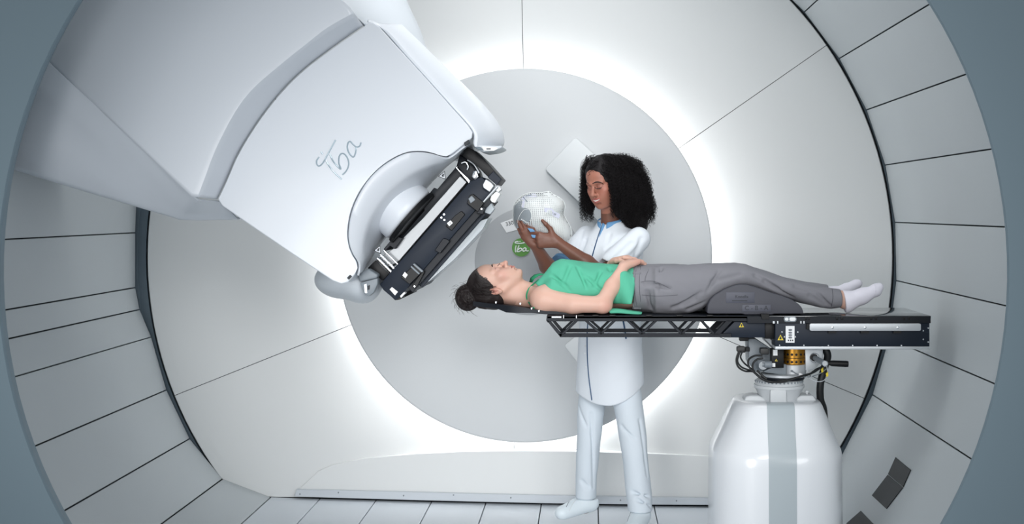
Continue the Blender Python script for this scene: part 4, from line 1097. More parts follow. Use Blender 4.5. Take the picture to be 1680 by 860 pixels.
# loose hem on the near side
PT.rc(Wn(881, 470, 5.885), Wn(908, 452, 5.89), .016, .035, .02)
PT.rc(Wn(1012, 470, 5.875), Wn(1030, 492, 5.815), .045, .030, .03, squash=((.3, .9, .3), .5)); PT.rc(Wn(1022, 455, 5.86), Wn(1034, 497, 5.80), .022, .012, .03)
a_, b_ = Wn(866, 454, 5.9), Wn(906, 490, 5.9); dv = b_-a_; PT.plane(a_, (-(-dv[2])*-1 if False else dv[2], 0, -dv[0]), .006)
a_, b_ = Wn(1046, 430, YP), Wn(1033, 500, YP); dv = b_-a_; PT.plane(a_, (-dv[2], 0, dv[0]), .004)
PT.plane(Wn(1000, 499.5, 5.80), (0, 0, -1), .004)
PT.rc(Wn(880, 452, YP), Wn(862, 440, YP), .05, .06, .01, '-')
for i, (p, q, r) in enumerate((((935, 437), (925, 462), .006), ((948, 440), (962, 472), .006), ((915, 462), (935, 478), .005), ((985, 446), (975, 470), .005), ((1000, 440), (1008, 478), .007), ((960, 452), (990, 480), .005), ((905, 452), (930, 470), .005))):
    pa = raycast(PT, *p, 5.5, 6.3); pb = raycast(PT, *q, 5.5, 6.3)
    if pa and pb: PT.rc(A3(pa), A3(pb), r*.9, r*.5, .014, '-')
surf('green_top', PT, M['top'], pat, .0036, disp=lambda V: wob(V, .0030, (45, 80), 5))
# straps and the loose back hem
PBT = Field(); PBT.p = PB.p
tube('strap', catmull([raycast(PB, 884, 459, 5.5, 6.3, .003) or W(884, 459, 5.9), raycast(PB, 873, 468, 5.5, 6.3, .003), raycast(PB, 866, 477, 5.5, 6.3, .003), raycast(PB, 864, 487, 5.5, 6.3, .003), raycast(PB, 868, 497, 5.5, 6.3, .003), raycast(PB, 876, 505, 5.5, 6.3, .003)], 5), .0035, M['topdark'], pat, 8)
shell('strap', [[W(868, 463, 6.09), W(870, 456, 6.09), W(876, 450.5, 6.09), (W(886, 448.5, 6.08))], [W(872, 464, 6.07), W(876, 457, 6.06), W(883, 452, 6.06), W(894, 449.5, 6.05)]], M['topdark'], pat, .003)
bm = bmesh.new(); rows = []
for i, (px, py) in enumerate(((1000, 508), (1012, 507.5), (1025, 509.5), (1040, 512), (1053, 513.8))):
    k = [5.0, 4.5, 3.4, 2.2, .8][i]
    rows.append([W(px, py+k+1.2, 5.775), W(px, py+k, 5.768), W(px, py-.5, 5.785), W(px, py-1.5, 5.84), W(px, py+k*.4, 5.90)])
shell('loose_hem', rows, M['top'], pat, .003, 1, 60)
# trousers
TR = Field()
hips = [(1037, 434, 513, .162), (1052, 433.5, 513.2, .168), (1075, 433, 513.5, .178), (1100, 433, 513.5, .182), (1118, 434, 513, .170)]
TR.loft((0, 0, 0), XR, st_x(hips, YP), .02, ext=.008)
near = [(1075, 440, 513.5, .088), (1100, 436, 514.5, .096), (1130, 434.5, 513.5, .098), (1150, 433.5, 508, .096), (1166, 433, 497, .092), (1185, 432.5, 484, .088), (1206, 432, 474, .084), (1222, 434, 471.5, .080), (1240, 440, 475, .076), (1262, 449, 482, .073), (1290, 457, 490.5, .070), (1320, 464, 499, .066), (1345, 469, 505, .062), (1363, 472.5, 507, .056), (1379, 475, 504.5, .050)]
TR.loft((0, 0, 0), XR, st_x(near, 5.885), .03, ext=.006)
far = [(1075, 440, 513, .088), (1130, 434, 511, .096), (1150, 433, 505, .092), (1185, 431.5, 483, .086), (1206, 431, 470, .082), (1222, 433, 468, .078), (1240, 439, 471, .074), (1290, 456, 485, .066), (1320, 462, 492, .06), (1358, 467.5, 497, .048)]
TR.loft((0, 0, 0), XR, st_x(far, 6.085), .03, ext=.006)
TR.rc(Wn(1386, 492, 5.885), Wn(1374, 490, 5.885), .035, .034, .004, '-')
for p, q, r in (((1060, 465), (1100, 474), .006), ((1105, 505), (1140, 492), .008), ((1120, 498), (1150, 480), .006), ((1130, 508), (1155, 496), .007), ((1170, 462), (1215, 450), .004), ((1240, 452), (1275, 474), .005), ((1255, 462), (1300, 488), .005), ((1330, 485), (1352, 500), .006), ((1340, 480), (1362, 502), .005), ((1085, 440), (1078, 478), .004), ((1062, 480), (1068, 506), .005), ((1180, 445), (1160, 478), .004), ((1305, 470), (1335, 478), .004)):
    pa = raycast(TR, *p, 5.5, 6.3); pb = raycast(TR, *q, 5.5, 6.3)
    if pa and pb: TR.rc(A3(pa), A3(pb), r, r*.4, .016, '-')
surf('trousers', TR, M['trouser'], pat, .0042, disp=lambda V: wob(V, .0030, (40, 70, 110), 9))
for pts in ([(1051, 437), (1049, 460), (1050, 485), (1053, 510)], [(1044, 441), (1041, 462), (1042, 485), (1046, 508)], [(1051, 463), (1065, 461), (1080, 464), (1100, 474)], [(1053, 484), (1080, 486), (1112, 484)], [(1066, 440), (1060, 452), (1058, 461)]):
    stroke_on('trouser_seam', TR, pts, .0009, M['seam'], pat, .0012, 5.5, 6.3)
stroke_on('waist_edge', TR, [(1044, 438), (1040, 452), (1036, 475), (1040, 506)], .003, M['trouser'], pat, .002, 5.5, 6.3)
for pts in ([(1034, 448.5), (1051, 448.5)], [(1038, 505.5), (1052, 506)]): stroke_on('belt_loop', TR, pts, .0042, M['trouser'], pat, .003, 5.5, 6.3)
stroke_on('cuff_seam', TR, [(1365, 474), (1366.5, 488), (1364, 503)], .0012, M['seam'], pat, .0018, 5.5, 6.3)
# socks
def sock(pts, name):
    S = Field()
    for a, b, ra, rb, k in pts: S.rc(a, b, ra, rb, k)
    return S
YS = 5.885
S1 = sock([(Wn(1381, 490, YS), Wn(1390, 494, YS), .036, .036, .01), (Wn(1392, 497, YS), Wn(1389, 501, YS), .034, .032, .02), (Wn(1391, 494, YS), Wn(1415, 486, YS), .038, .032, .02), (Wn(1415, 486, YS-.005), Wn(1436, 477, YS-.01), .032, .024, .02), (Wn(1438, 474.5, YS-.01), Wn(1443, 471, YS-.012), .023, .017, .02)], 's')
S1.plane(Wn(1384, 490, YS), (-1, 0, -.12), .003)
surf('sock', S1, M['sock'], pat, .003, disp=lambda V: wob(V, .0008, (120,), 2))
YS = 6.09
S2 = sock([(Wn(1350, 483, YS), Wn(1368, 484, YS), .034, .034, .01), (Wn(1368, 484, YS), Wn(1390, 477, YS), .034, .028, .02), (Wn(1390, 475, YS), Wn(1404, 467, YS+.01), .027, .019, .02), (Wn(1404, 467, YS+.01), Wn(1409, 465, YS+.01), .018, .014, .02)], 's')
surf('sock', S2, M['sock'], pat, .003)
S1b = S1
stroke_on('toe_seam', S1, [(1434, 464), (1436.5, 474), (1434.5, 488)], .0012, M['sock'], pat, .0008, 5.5, 6.3)

# ---------------------------------------------------------------- standing carer
wom = empty('person', (W(1003, 0, 6.5).x, 6.5, 0), 'person standing behind the couch in a white uniform holding up a mesh mask', 'person')
yw = math.radians(40); pt = math.radians(19); rl = math.radians(5)
fh = np.array([-math.sin(yw)*math.cos(pt), -math.cos(yw)*math.cos(pt), -math.sin(pt)])
lat = np.array([math.cos(yw), -math.sin(yw), 0])
RW_ = head_frame(fh, np.array([0, 0, 1.0])+lat*math.sin(rl)*-1.0)
OW = Wn(992, 299, 6.47)
LW = lambda *p: OW+RW_@np.array(p, float)
yb = math.radians(36)
RB = np.array([[math.cos(yb), math.sin(yb), 0], [-math.sin(yb), math.cos(yb), 0], [0, 0, 1.0]])  # columns: her left, back, up
OB = np.array([W(1001, 0, 6.5).x, 6.52, 0])
LB = lambda *p: OB+RB@np.array(p, float)
WB = Field(); build_head(WB, OW, RW_, smile=1.0)
WB.rc(LW(0, .022, -.055), LB(0, .02, 1.38), .044, .046, .02); WB.rc(LW(0, -.012, -.072), LB(0, .0, 1.38), .030, .038, .025)
WB.loft(OB, RB, [(.90, 0, 0, .145, .10), (1.05, 0, 0, .125, .09), (1.2, 0, 0, .14, .10), (1.32, 0, .0, .125, .065), (1.36, 0, 0, .08, .045)], .03, ext=.02)
shA, elA, wrA = Wn(1048, 392, 6.40), Wn(988, 450, 6.335), Wn(914, 397, 6.275)
shB, elB, wrB = Wn(962, 388, 6.62), Wn(909, 455, 6.45), Wn(877, 401, 6.30)
for s_, e_, w_ in ((shA, elA, wrA), (shB, elB, wrB)):
    WB.rc(s_, e_, .036, .034, .02); md_ = e_+(w_-e_)*.35; WB.rc(e_, md_, .036, .037, .015); WB.rc(md_, w_, .037, .0225, .015)
hand(WB, wrA, (-.93, -.05, .10), (.05, .95, .1), (.1, -.1, 1), ((30, 45, 35), (38, 50, 40), (42, 52, 40), (48, 55, 40)), .98, th=((.45, .85, .1), (.75, .65, -.25)))
hand(WB, wrB, (-.42, .02, .9), (.1, .95, 0), (-.9, 0, -.42), ((14, 26, 22), (12, 24, 20), (12, 24, 20), (14, 28, 22)), .88, th=((.85, .42, .1), (.97, .1, .25)))
for sx, kn, an in ((-1, Wn(966, 730, 6.57), Wn(960, 830, 6.60)), (1, Wn(1042, 735, 6.40), Wn(1050, 842, 6.37))):
    hip = LB(sx*.065, 0, .88); WB.rc(hip, kn, .060, .036, .04); WB.rc(kn, an, .036, .028, .03)
WB.rc(Wn(962, 832, 6.60), Wn(925, 845, 6.52), .028, .018, .02); WB.rc(Wn(1050, 848, 6.37), Wn(1036, 880, 6.24), .028, .018, .02)
def col_woman(V):
    q = (V-OW)@RW_; base = np.array(lin((116, 76, 62))); c = np.tile(base, (len(V), 1))
    def mixc(mk, colr):
        nonlocal c
        c = c*(1-mk[:, None])+np.array(lin(colr))*mk[:, None]
    g = lambda cx, cy, cz, r: np.exp(-(((np.abs(q[:, 0])-cx)**2+(q[:, 1]-cy)**2+(q[:, 2]-cz)**2)/r**2))
    inh = np.linalg.norm(q, axis=1) < .15
    mixc(inh*.6, (188, 126, 106)); mixc(.4*g(.042, -.062, -.022, .024), (196, 112, 98)); mixc(.3*g(0, -.09, .04, .03), (196, 134, 112))
    sm = .003; dz = q[:, 2]+.0605-2.0*sm*(np.abs(q[:, 0])/.026)**2
    lipz = (np.abs(dz) < .0110*(1-(np.abs(q[:, 0])/.0275)**2).clip(0)**.7) & (q[:, 1] < -.076)
    mixc(lipz*.8, (170, 86, 84))
    th_ = (np.abs(dz) < .0030*(1-(np.abs(q[:, 0])/.0235)**2).clip(0)) & (q[:, 1] < -.08); mixc(th_*1., (232, 226, 220))
    mixc(.45*g(.031, -.084, .006, .015), (120, 78, 74)); mixc(.6*g(.0065, -.103, -.041, .004), (70, 36, 32))
    return c
z_ = lambda py: Wn(0, py, 6.4)[2]
xh = (Wn(950, 0, 6.4)[0], Wn(1005, 0, 6.4)[0]); xa = (Wn(845, 0, 6.3)[0], Wn(925, 0, 6.3)[0])
surf('body', WB, M['skinb'], wom, .0062, (((xh[0], xh[1], .0021), (xa[0], xa[1], .0026)), ((6.2, 6.52, .0026),), ((z_(425), z_(262), .0024),)), color=col_woman)
HW = Field(); build_head(HW, OW, RW_, smile=1.0)
stroke_on('eyebrow', HW, [(972, 301.5), (977, 299.2), (982, 298.8), (987.5, 300.5), (990, 302.8)], [.0014, .0032, .003, .002, .001], M['browb'], wom, .0006, 6.2, 6.6)
stroke_on('eyebrow', HW, [(965.5, 301.5), (962.5, 299.3), (960.2, 299.5)], [.0012, .002, .001], M['browb'], wom, .0006, 6.2, 6.6)
stroke_on('eyelashes', HW, [(975.5, 307.5), (979, 309.6), (983, 309.6), (987, 307.6)], [.0008, .0016, .0018, .0012], M['lash'], wom, .0012, 6.2, 6.6)
stroke_on('eyelashes', HW, [(961.5, 306.2), (963.5, 308.2), (966, 308.2)], [.0010, .0014, .0008], M['lash'], wom, .0012, 6.2, 6.6)
# coat
CT = Field()
cst = [(.53, 0, .0, .176, .134), (.585, 0, .0, .172, .130), (.75, 0, .0, .163, .126), (.95, 0, 0, .152, .118), (1.08, 0, 0, .148, .112), (1.2, 0, 0, .158, .112), (1.30, 0, .005, .168, .105), (1.355, 0, .008, .135, .080), (1.395, 0, .012, .080, .066), (1.425, 0, .018, .062, .058)]
CT.loft(OB, RB, cst, .03, e=2.3, ext=.006)
CT.rc(LB(-.135, .01, 1.335), LB(.14, .01, 1.335), .044, .044, .03)
CT.rc(LB(-.10, .015, 1.35), LB(.10, .015, 1.35), .040, .040, .03); CT.rc(LB(-.04, .015, 1.385), LB(.04, .015, 1.385), .045, .045, .03)
for s in (-1, 1): CT.el(LB(s*.068, -.075, 1.225), (.062, .062, .062), k=.05)
CT.rc(shA, shA+(elA-shA)*.72, .055, .062, .03); CT.rc(shB, shB+(elB-shB)*.48, .050, .060, .03)
CT.plane(shB+(elB-shB)*.62, (elB-shB), .004) if False else None
CT.rc(shB+(elB-shB)*.74, shB+(elB-shB)*1.05, .06, .06, .004, '-') 
CT.rc(shA+(elA-shA)*.92, shA+(elA-shA)*1.3, .06, .06, .004, '-')
X0_ = W(992, 0, 6.5).x; CT._add(lambda p: (p[:, 2]-(.562+2.6*(p[:, 0]-X0_)**2))*.85, [-99]*3, [99]*3, .004, '-')
CT.loft(OB, RB, [(.45, 0, 0, .160, .118), (.76, 0, 0, .145, .105)], .006, '-', e=2.3)
CT.rc(LB(0, -.05, 1.50), LB(0, -.01, 1.442), .05, .044, .01, '-')
for p, q, r in (((1035, 400), (1000, 432), .007), ((1045, 410), (1015, 440), .007), ((960, 395), (950, 430), .006), ((1000, 385), (985, 425), .004), ((1025, 385), (995, 408), .005), ((1010, 540), (1040, 548), .005), ((1052, 392), (1040, 425), .005), ((955, 380), (946, 410), .005)):
    pa = raycast(CT, *p, 6.1, 6.9); pb = raycast(CT, *q, 6.1, 6.9)
    if pa and pb: CT.rc(A3(pa), A3(pb), r, r*.4, .02, '-')
surf('tunic', CT, M['coat'], wom, .0045, disp=lambda V: wob(V, .0028, (25, 45, 80), 11))
for pts in ([(990, 366), (984, 380), (976, 405), (969, 430)], [(965, 518), (963, 560), (965, 610), (971, 657)]): stroke_on('front_piping', CT, pts, .0028, M['darkblue'], wom, .002, 6.1, 6.9)
stroke_on('front_facing', CT, [(992, 366), (988, 378), (983, 392)], [.013, .009, .004], M['blue'], wom, -.006, 6.1, 6.9)
stroke_on('pocket_trim', CT, [(1021, 520), (1024, 535), (1027, 556)], .0042, M['darkblue'], wom, .002, 6.1, 6.9)
for x, y in ((963, 568), (962, 580), (964, 602), (975, 402), (980, 391)):
    p = raycast(CT, x-3, y, 6.1, 6.9, .003)
    if p: lathe('button', p, (0, -1, 0), [(0, .004), (.002, .003)], M['plate'], wom, 10)
# collar
cl = []
for i in range(25):
    a = math.radians(-62+304*i/24+(-90)+0)
    cl.append(a)
rows = []
for i in range(29):
    a = math.radians(-90+14+332*i/28); cx_, cy_ = math.cos(a), math.sin(a)
    fr = (1-cy_)/2            # 1 at the front
    zb = 1.428-.036*fr; row = []
    for dr, dz in ((.004, -.014), (.004, .008), (.000, .030-.004*fr)):
        row.append(Vector(LB(cx_*(.064+dr), .012+cy_*(.064+dr)*1.0, zb+dz)))
    rows.append(row)
shell('collar', rows, M['blue'], wom, .003, 1, 60)
# cuff band
e_ = shB+(elB-shB)*.70
lathe('cuff_trim', e_, elB-shB, [(-.012, .058), (-.012, .0625), (.006, .064), (.006, .058)], M['blue'], wom, 32, 60)
# trousers
WT = Field(); I3 = np.eye(3)
def lst(rows_): return [(CZ-(py-VY)*Y/F, (px-VX)*Y/F, Y, a, b) for py, px, Y, a, b in rows_][::-1]
WT.loft((0, 0, 0), I3, lst([(560, 982, 6.55, .06, .065), (600, 978, 6.56, .066, .068), (660, 971, 6.56, .066, .072), (720, 966, 6.57, .058, .068), (780, 962, 6.59, .052, .062), (817, 961, 6.60, .050, .060)]), .02, ext=.004)
WT.loft((0, 0, 0), I3, lst([(560, 1016, 6.49, .06, .06), (600, 1020, 6.48, .068, .068), (650, 1028, 6.46, .072, .076), (700, 1036, 6.43, .066, .075), (760, 1043, 6.40, .060, .068), (810, 1048, 6.38, .060, .066), (838, 1050, 6.37, .057, .064)]), .02, ext=.004)
for p, q, r in (((950, 670), (962, 700), .005), ((1020, 700), (1040, 720), .005), ((955, 790), (965, 800), .006), ((1038, 808), (1065, 815), .008), ((1045, 820), (1068, 832), .006), ((1050, 690), (1062, 780), .004), ((970, 680), (974, 800), .004)):
    pa = raycast(WT, *p, 6.1, 6.9); pb = raycast(WT, *q, 6.1, 6.9)
    if pa and pb: WT.rc(A3(pa), A3(pb), r, r*.4, .016, '-')
surf('trousers', WT, M['pants'], wom, .0048, disp=lambda V: wob(V, .0022, (35, 60), 21))
def shoe(hl, tl, an):
    S = Field(); up = np.array([0, 0, 1.])
    S.rc(hl+up*.012, tl+up*.0, .036, .034, .02, squash=(up, .9)); S.rc(an, hl+up*.02, .040, .036, .03); S.rc(an+(tl-hl)*.12, tl+(hl-tl)*.12, .040, .026, .03)
    S.plane(an+up*.012, up+(hl-tl)*.4, .004); S.plane((hl+tl)/2-up*.028, nvec(*(np.cross(np.cross(tl-hl, up), tl-hl)))*-1, .004)
    o = surf('shoe', S, M['shoe'], wom, .003)
    return S
S3 = shoe(Wn(968, 831, 6.60), Wn(922, 842, 6.505), Wn(962, 822, 6.60))
S4 = shoe(Wn(1052, 852, 6.38), Wn(1034, 872, 6.215), Wn(1052, 843, 6.38))
stroke_on('shoe_seam', S3, [(939, 817), (933, 824), (929, 832)], .0012, M['greyink'], wom, .001, 6.2, 6.9)
stroke_on('shoe_seam', S3, [(945, 820), (939, 828), (934, 838)], .0012, M['plate'], wom, .001, 6.2, 6.9)
stroke_on('shoe_seam', S4, [(1037, 836), (1033, 845), (1029, 856)], .0012, M['greyink'], wom, .001, 6.0, 6.9)
lathe('dark_sock', Wn(963, 819, 6.595), (0, 0, 1), [(-.018, .036), (.02, .034)], M['darksock'], wom, 24)
lathe('dark_sock', Wn(1053, 840, 6.375), (0, 0, 1), [(-.018, .036), (.02, .034)], M['darksock'], wom, 24)
# hair: soft inner mass plus individual curls
WH = Field()
WH.el(LW(0, .022, .036), (.090, .102, .094), RW_, .03)
WH.el(Wn(1022, 312, 6.50), (.095, .10, .135), None, .04)
WH.el(Wn(1040, 348, 6.50), (.060, .08, .105), None, .04); WH.el(Wn(1052, 366, 6.47), (.030, .05, .055), None, .03)
WH.el(Wn(1001, 286, 6.51), (.100, .09, .070), None, .04)
WH.el(Wn(968, 314, 6.56), (.030, .05, .115), None, .04)
fdir = RW_@np.array([0, -1, 0])
WH.rc(LW(-.012, -.075, -.022), LW(-.012, -.20, -.04), .066, .085, .012, '-'); WH.rc(LW(-.006, -.07, .022), LW(-.01, -.16, .02), .054, .07, .012, '-'); WH.rc(LW(0, -.06, -.085), LW(0, -.10, -.16), .05, .06, .02, '-')
surf('hair', WH, M['hairc'], wom, .004, disp=lambda V: wob(V, .004, (110, 190, 300), 31))
FP = [(960, 296), (967, 287), (975, 284), (984, 288), (992, 298), (997, 308), (1000, 322), (1000, 336), (996, 350), (992, 364), (980, 366), (972, 350), (963, 338), (957, 322)]
def inpoly(x, y, poly):
    c = False; j = len(poly)-1
    for i in range(len(poly)):
        xi, yi = poly[i]; xj, yj = poly[j]
        if (yi > y) != (yj > y) and x < (xj-xi)*(y-yi)/(yj-yi)+xi: c = not c
        j = i
    return c
verts, faces = [], []
def curl(p0, p1, out, rad, pitch, r):
    p0 = np.array(p0); p1 = np.array(p1); L_ = np.linalg.norm(p1-p0)*1.15; n = int(L_/pitch*7)+6; ph = rng.uniform(0, 6.28)
    t = np.linspace(0, 1, n); C_ = p0[None]*(1-t[:, None])+p1[None]*t[:, None]+out[None]*(np.sin(t*math.pi)*.22*L_)[:, None]
    T_ = np.gradient(C_, axis=0); T_ /= np.linalg.norm(T_, axis=1)[:, None]; u = np.cross(T_, [.3, .9, .2]); u /= np.linalg.norm(u, axis=1)[:, None]; v = np.cross(T_, u)
    a = t*L_/pitch*2*math.pi+ph; rr = rad*(.35+.65*np.minimum(1, t*3))
    Q_ = C_+(u*np.cos(a)[:, None]+v*np.sin(a)[:, None])*rr[:, None]
    px = VX+F*Q_[:, 0]/Q_[:, 1]; py = VY-F*(Q_[:, 2]-CZ)/Q_[:, 1]
    front = Q_[:, 1] < 6.485
    for x, y, fr in zip(px[::3], py[::3], front[::3]):
        if fr and inpoly(x, y, FP): return
    b = len(verts)
    for i in range(n):
        w_ = r*(1 if i < n-3 else .5)
        for k in range(3):
            an = 2.094*k; verts.append(Q_[i]+w_*(u[i]*math.cos(an)+v[i]*math.sin(an)))
    for i in range(n-1):
        for k in range(3):
            faces.append((b+i*3+k, b+i*3+(k+1) % 3, b+(i+1)*3+(k+1) % 3, b+(i+1)*3+k))
hc = Wn(1003, 300, 6.50)
for i in range(2300):
    v = rng.normal(size=3); v /= np.linalg.norm(v)
    if v[2] < -.25: v[2] = abs(v[2])
    root = LW(0, .02, .035)+RW_@(v*np.array([.085, .098, .09]))
    if i % 4 == 0:      # curls hanging behind the far cheek
        e = Wn(rng.uniform(951, 974), rng.uniform(275, 366), rng.uniform(6.50, 6.62)); root = Wn(rng.uniform(962, 1000), rng.uniform(254, 284), rng.uniform(6.46, 6.58))
        if e[2] > root[2]: continue
        o_ = np.array([-.28, .1, .1])
    else:
        a = rng.uniform(0, 1)
        e = Wn(1024, 318, 6.49)+np.array([rng.normal()*.5, rng.normal()*.5, 0])*0
        w = rng.normal(size=3); w /= np.linalg.norm(w)
        if w[0] < -.3 and w[2] < .3: w[0] *= -1
        rad_ = np.array([.148, .135, .195])*rng.uniform(.80, 1.0)
        e = Wn(1022, 316, 6.50)+w*rad_
        if w[2] < -.3: e = e+np.array([.060*min(1, -w[2]*1.2), 0, -.0])
        if e[2] > OW[2]+.10: root = e+np.array([rng.normal()*.02, rng.normal()*.02, -.04]); 
        o_ = np.array([.5*np.sign(e[0]-hc[0]), -.2, .5])
    curl(root, e, o_, rng.uniform(.0035, .007), rng.uniform(.014, .024), rng.uniform(.0007, .0012))
gx = np.arange(944, 1080, 3.0); gy = np.arange(246, 392, 3.0); gY = np.arange(6.25, 6.75, .005)
PX, PY, PZ = np.meshgrid(gx, gy, gY, indexing='ij')
DD = WH.eval(np.stack([(PX-VX)*PZ/F, PZ, CZ-(PY-VY)*PZ/F], -1).reshape(-1, 3), True).reshape(PX.shape) < 0
HIT = np.where(DD.any(2), gY[DD.argmax(2)], np.nan)
def hmap(x, y):
    i = int(round((x-944)/3)); j = int(round((y-246)/3))
    return HIT[i, j] if 0 <= i < len(gx) and 0 <= j < len(gy) else np.nan
def hit(x, y, up_):
    v = hmap(x, y)
    return None if np.isnan(v) else Wn(x, y, v-up_)
for i in range(2600):    # curls lying over the surface of the mass
    x = rng.uniform(950, 1072); y = rng.uniform(249, 372); s0 = hit(x, y, .004)
    if s0 is None: continue
    fl = np.clip((x-988)/45, -1, 1); l_ = rng.uniform(14, 30); x1 = x+fl*l_*.55; y1 = y+l_*(1-.35*abs(fl))*(1 if y > 262 else .6)
    if 962 < x < 1008 and y < 290:
        sd = -1 if x < 984 else 1; x1 = x+sd*l_*.9; y1 = y+l_*.35
    e = hit(x1, y1, .010)
    if e is None: continue
    curl(s0, e, np.array([0, -.35, .1]), rng.uniform(.003, .0055), rng.uniform(.012, .019), rng.uniform(.0009, .0013))
for i in range(250):     # crown
    s0 = Wn(rng.uniform(975, 1030), rng.uniform(253, 275), rng.uniform(6.40, 6.56)); sd = -1 if s0[0] < Wn(985, 0, 6.5)[0] else 1
    e = s0+np.array([sd*rng.uniform(.01, .06), rng.uniform(-.05, .03), -rng.uniform(.02, .08)])
    curl(s0, e, np.array([.2*sd, -.3, .3]), rng.uniform(.003, .005), rng.uniform(.014, .02), .0011)
for i in range(1700):    # outer layer hanging down over the mass, on the side facing the room
    w = rng.normal(size=3); w /= np.linalg.norm(w)
    if w[1] > .45: w[1] *= -1
    if w[2] < -.55: w[2] *= -1
    R3 = np.array([.130, .130, .165]); C3 = Wn(1017, 312, 6.50)
    s0 = C3+w*R3*rng.uniform(.9, 1.0)
    dn = np.array([.35*w[0]+.05, .25*w[1]-.1, -1.0]); dn /= np.linalg.norm(dn)
    e = s0+dn*rng.uniform(.07, .13); wv = (e-C3)/np.array([.150, .14, .215]); kk = np.linalg.norm(wv)
    if kk > 1: e = C3+(e-C3)/kk
    if e[2] < Wn(0, 384, 6.5)[2]: continue
    if VX+F*e[0]/e[1] < 1003 and e[2] < Wn(0, 330, 6.5)[2]: continue
    curl(s0, e, np.array([w[0]*.5, w[1]*.5, .1]), rng.uniform(.0035, .006), rng.uniform(.014, .022), rng.uniform(.0008, .0013))
me = bpy.data.meshes.new('curls'); me.from_pydata([tuple(v) for v in verts], [], faces)
me.polygons.foreach_set('use_smooth', [True]*len(me.polygons)); o = link('curls', me, M['hairc'], wom); o['kind'] = 'stuff'

# ---------------------------------------------------------------- mesh mask in the hands
mk = empty('mesh_mask', W(890, 358, 6.33), 'perforated white head mask with grey film and lilac stickers held in both hands', 'mask')
sil = [(-100, 0)]
outl = [(842, 342), (845, 333), (852, 325), (862, 318.5), (875, 316), (886, 316.5), (895, 315), (902, 314.5), (907, 319), (917, 324), (925, 331), (927, 340), (925, 350), (929, 360), (935, 371), (938, 382), (934, 394), (924, 402), (908, 404), (890, 398), (872, 390), (857, 382), (847, 374), (842, 362)]
oc = catmull([Vector((x, y, 0)) for x, y in outl], 4, True); cx_, cy_ = 886, 356
NR = 34; rows = []
for j in range(NR+1):
    q = j/NR; row = []
    for p in oc:
        x = cx_+(p.x-cx_)*q; y = cy_+(p.y-cy_)*q
        Yd = 6.40-.125*math.sqrt(max(0, 1-q*q))-.010*math.exp(-((x-898)**2+(y-335)**2)/90)
        row.append((x, y, Yd))
    rows.append(row)
nA = len(oc)
# regular lattice clipped to the outline -> real holes
bm = bmesh.new(); bs = bmesh.new(); cells = {}
def depth(x, y):
    d_ = math.hypot(x-cx_, y-cy_); an = math.atan2(y-cy_, x-cx_)
    # radius of the outline in that direction
    k = np.interp(an, OA, ORr, period=2*math.pi); q = min(d_/k, 1)
    return 6.40-.125*math.sqrt(max(0, 1-q*q))-.012*math.exp(-((x-900)**2+(y-336)**2)/120), q
OA = np.array([math.atan2(p.y-cy_, p.x-cx_) for p in oc]); ORr = np.array([math.hypot(p.x-cx_, p.y-cy_) for p in oc]); o_ = np.argsort(OA); OA = OA[o_]; ORr = ORr[o_]
def V_(B_, d, key, x, y):
    if key not in d:
        Yd, q = depth(x, y); d[key] = B_.verts.new(W(x, y, Yd))
    return d[key]
step = 3.3; vd = {}; fd = {}
film_c = (854, 352)
def film(x, y): return (x < 852 and y < 376) or math.hypot((x-861)/11, (y-354)/13.5) < 1
for i in range(-18, 19):
    for j in range(-18, 19):
        cx0 = cx_+i*step+ (j*.35); cy0 = cy_+j*step
        quad = [(cx_+(i+a)*step+(j+b)*.35, cy_+(j+b)*step) for a, b in ((0, 0), (1, 0), (1, 1), (0, 1))]
        qs = [depth(*p)[1] for p in quad]
        def rat(p): return math.hypot(p[0]-cx_, p[1]-cy_)/np.interp(math.atan2(p[1]-cy_, p[0]-cx_), OA, ORr, period=2*math.pi)
        mx, my = sum(p[0] for p in quad)/4, sum(p[1] for p in quad)/4
        if rat((mx, my)) > 1: continue
        quad = [(p if rat(p) <= 1 else (cx_+(p[0]-cx_)/rat(p), cy_+(p[1]-cy_)/rat(p))) for p in quad]
        B_, D_ = (bm, vd)
        o4 = [V_(B_, D_, (i+a, j+b), *p) for (a, b), p in zip(((0, 0), (1, 0), (1, 1), (0, 1)), quad)]
        solid = mx < 848 or film(mx, my) or mx > 926 or my > 392 or (mx-1.3*(my-350)) > 935
        if solid: B_.faces.new(o4)
        else:
            k = .42*min(1, max(.5, (925-mx)/30))
            i4 = [bm.verts.new(W(mx+(p[0]-mx)*k*1.3, my+(p[1]-my)*k*1.3, depth(mx, my)[0]+.0002)) for p in quad]
            for a in range(4): bm.faces.new((o4[a], o4[(a+1) % 4], i4[(a+1) % 4], i4[a]))
# rim
rim = [W(p.x, p.y, 6.40) for p in oc]; rim.append(rim[0])
def fin_open(b, nm, m):
    bmesh.ops.recalc_face_normals(b, faces=b.faces)
    if sum(f.normal.y*f.calc_area() for f in b.faces) > 0: bmesh.ops.reverse_faces(b, faces=b.faces)
    return finish(b, nm, m, mk, 60, recalc=False)
o = fin_open(bm, 'mesh_shell', M['mesh'])
def overlay(c0, ring, lift, nm, m):
    b = bmesh.new(); prev = None; n = 6
    R = [[b.verts.new(W(c0[0]+(x-c0[0])*k/n, c0[1]+(y-c0[1])*k/n, depth(c0[0]+(x-c0[0])*k/n, c0[1]+(y-c0[1])*k/n)[0]-lift)) for x, y in ring] for k in range(1, n+1)]
    c_ = b.verts.new(W(*c0, depth(*c0)[0]-lift)); L = len(ring)
    for i in range(L): b.faces.new((c_, R[0][i], R[0][(i+1) % L]))
    for a_, d_ in zip(R, R[1:]):
        for i in range(L): b.faces.new((a_[i], a_[(i+1) % L], d_[(i+1) % L], d_[i]))
    return fin_open(b, nm, m)
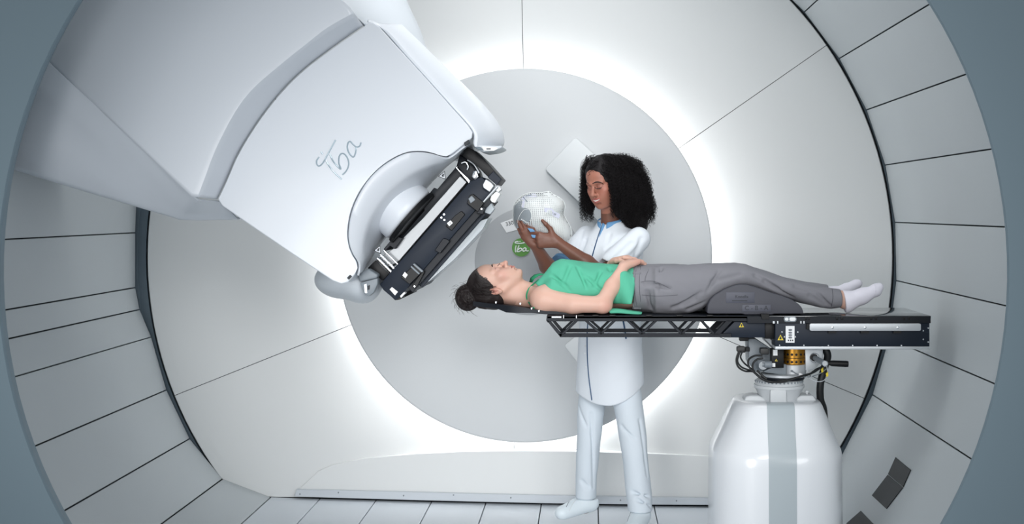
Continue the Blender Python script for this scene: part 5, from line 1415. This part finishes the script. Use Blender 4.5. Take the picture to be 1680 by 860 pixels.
cres = [(843.5, 341), (848, 334), (854, 329.5), (857, 331), (855, 338), (858, 343), (855, 352), (852, 362), (853, 374), (852, 379), (847, 373), (843.5, 362)]
overlay((849, 355), [(p.x, p.y) for p in catmull([Vector((x, y, 0)) for x, y in cres], 3, True)], .002, 'grey_film', M['film'])
overlay((861, 354), [(861+10.5*math.cos(t), 354+13*math.sin(t)) for t in np.linspace(0, 2*math.pi, 32, endpoint=False)], .0045, 'grey_film', M['film']); bs.free()
tube('rim', rim, .0022, M['mesh'], mk, 6)
# back half of the shell so that it is hollow, not flat
rows = []
for a in range(13):
    t = a/12; rows.append([W(cx_+(p.x-cx_)*(1-.15*t*t), cy_+(p.y-cy_)*(1-.15*t*t), 6.40+.05*t) for p in oc+[oc[0]]])
shell('side_wall', rows, M['mesh'], mk, .002)
def sticker(pts, m, nm):
    b = bmesh.new(); b.faces.new([b.verts.new(W(x, y, depth(x, y)[0]-.003)) for x, y in pts]); return fin_open(b, nm, m)
for pts in ([(854, 327), (862, 321), (870, 319), (872, 323), (860, 329)], [(872, 317.5), (879, 318), (881, 323), (873, 324.5)], [(857, 330), (861, 329), (859, 341), (856, 340)], [(893, 341), (905, 342), (919, 352), (917, 359), (903, 352), (893, 347)]): sticker(pts, M['lilac'], 'sticker')
for p_ in ([(858, 323), (865, 331)], [(862, 321.5), (872, 320)]): tube('pen_mark', [W(x, y, depth(x, y)[0]-.005) for x, y in p_], .0012, M['darkblue'], mk, 6)
text('sticker_text', '21 08', W(908, 350, depth(908, 350)[0]-.006), .012, M['greyink'], mk, (math.pi/2, math.radians(32), 0))
for i in range(5):
    x = 856+i*2.2; y = 360+i*1.4; lathe('white_peg', W(x, y, depth(x, y)[0]-.003), (0, -1, 0), [(-.002, .0022), (.003, .0022)], M['label'], mk, 8)
tubepx('film_crease', [(849, 376, 6.345), (850, 360, 6.30), (858, 346, 6.285), (866, 343, 6.28)], .0011, M['label'], mk, 6, 5)
for pts in ([(865, 374), (874, 376), (878, 380), (870, 381)], [(871, 385), (879, 386), (878, 391), (873, 390)]): slab('blue_clip', pts, 6.268, .02, M['blue'], mk, .002)
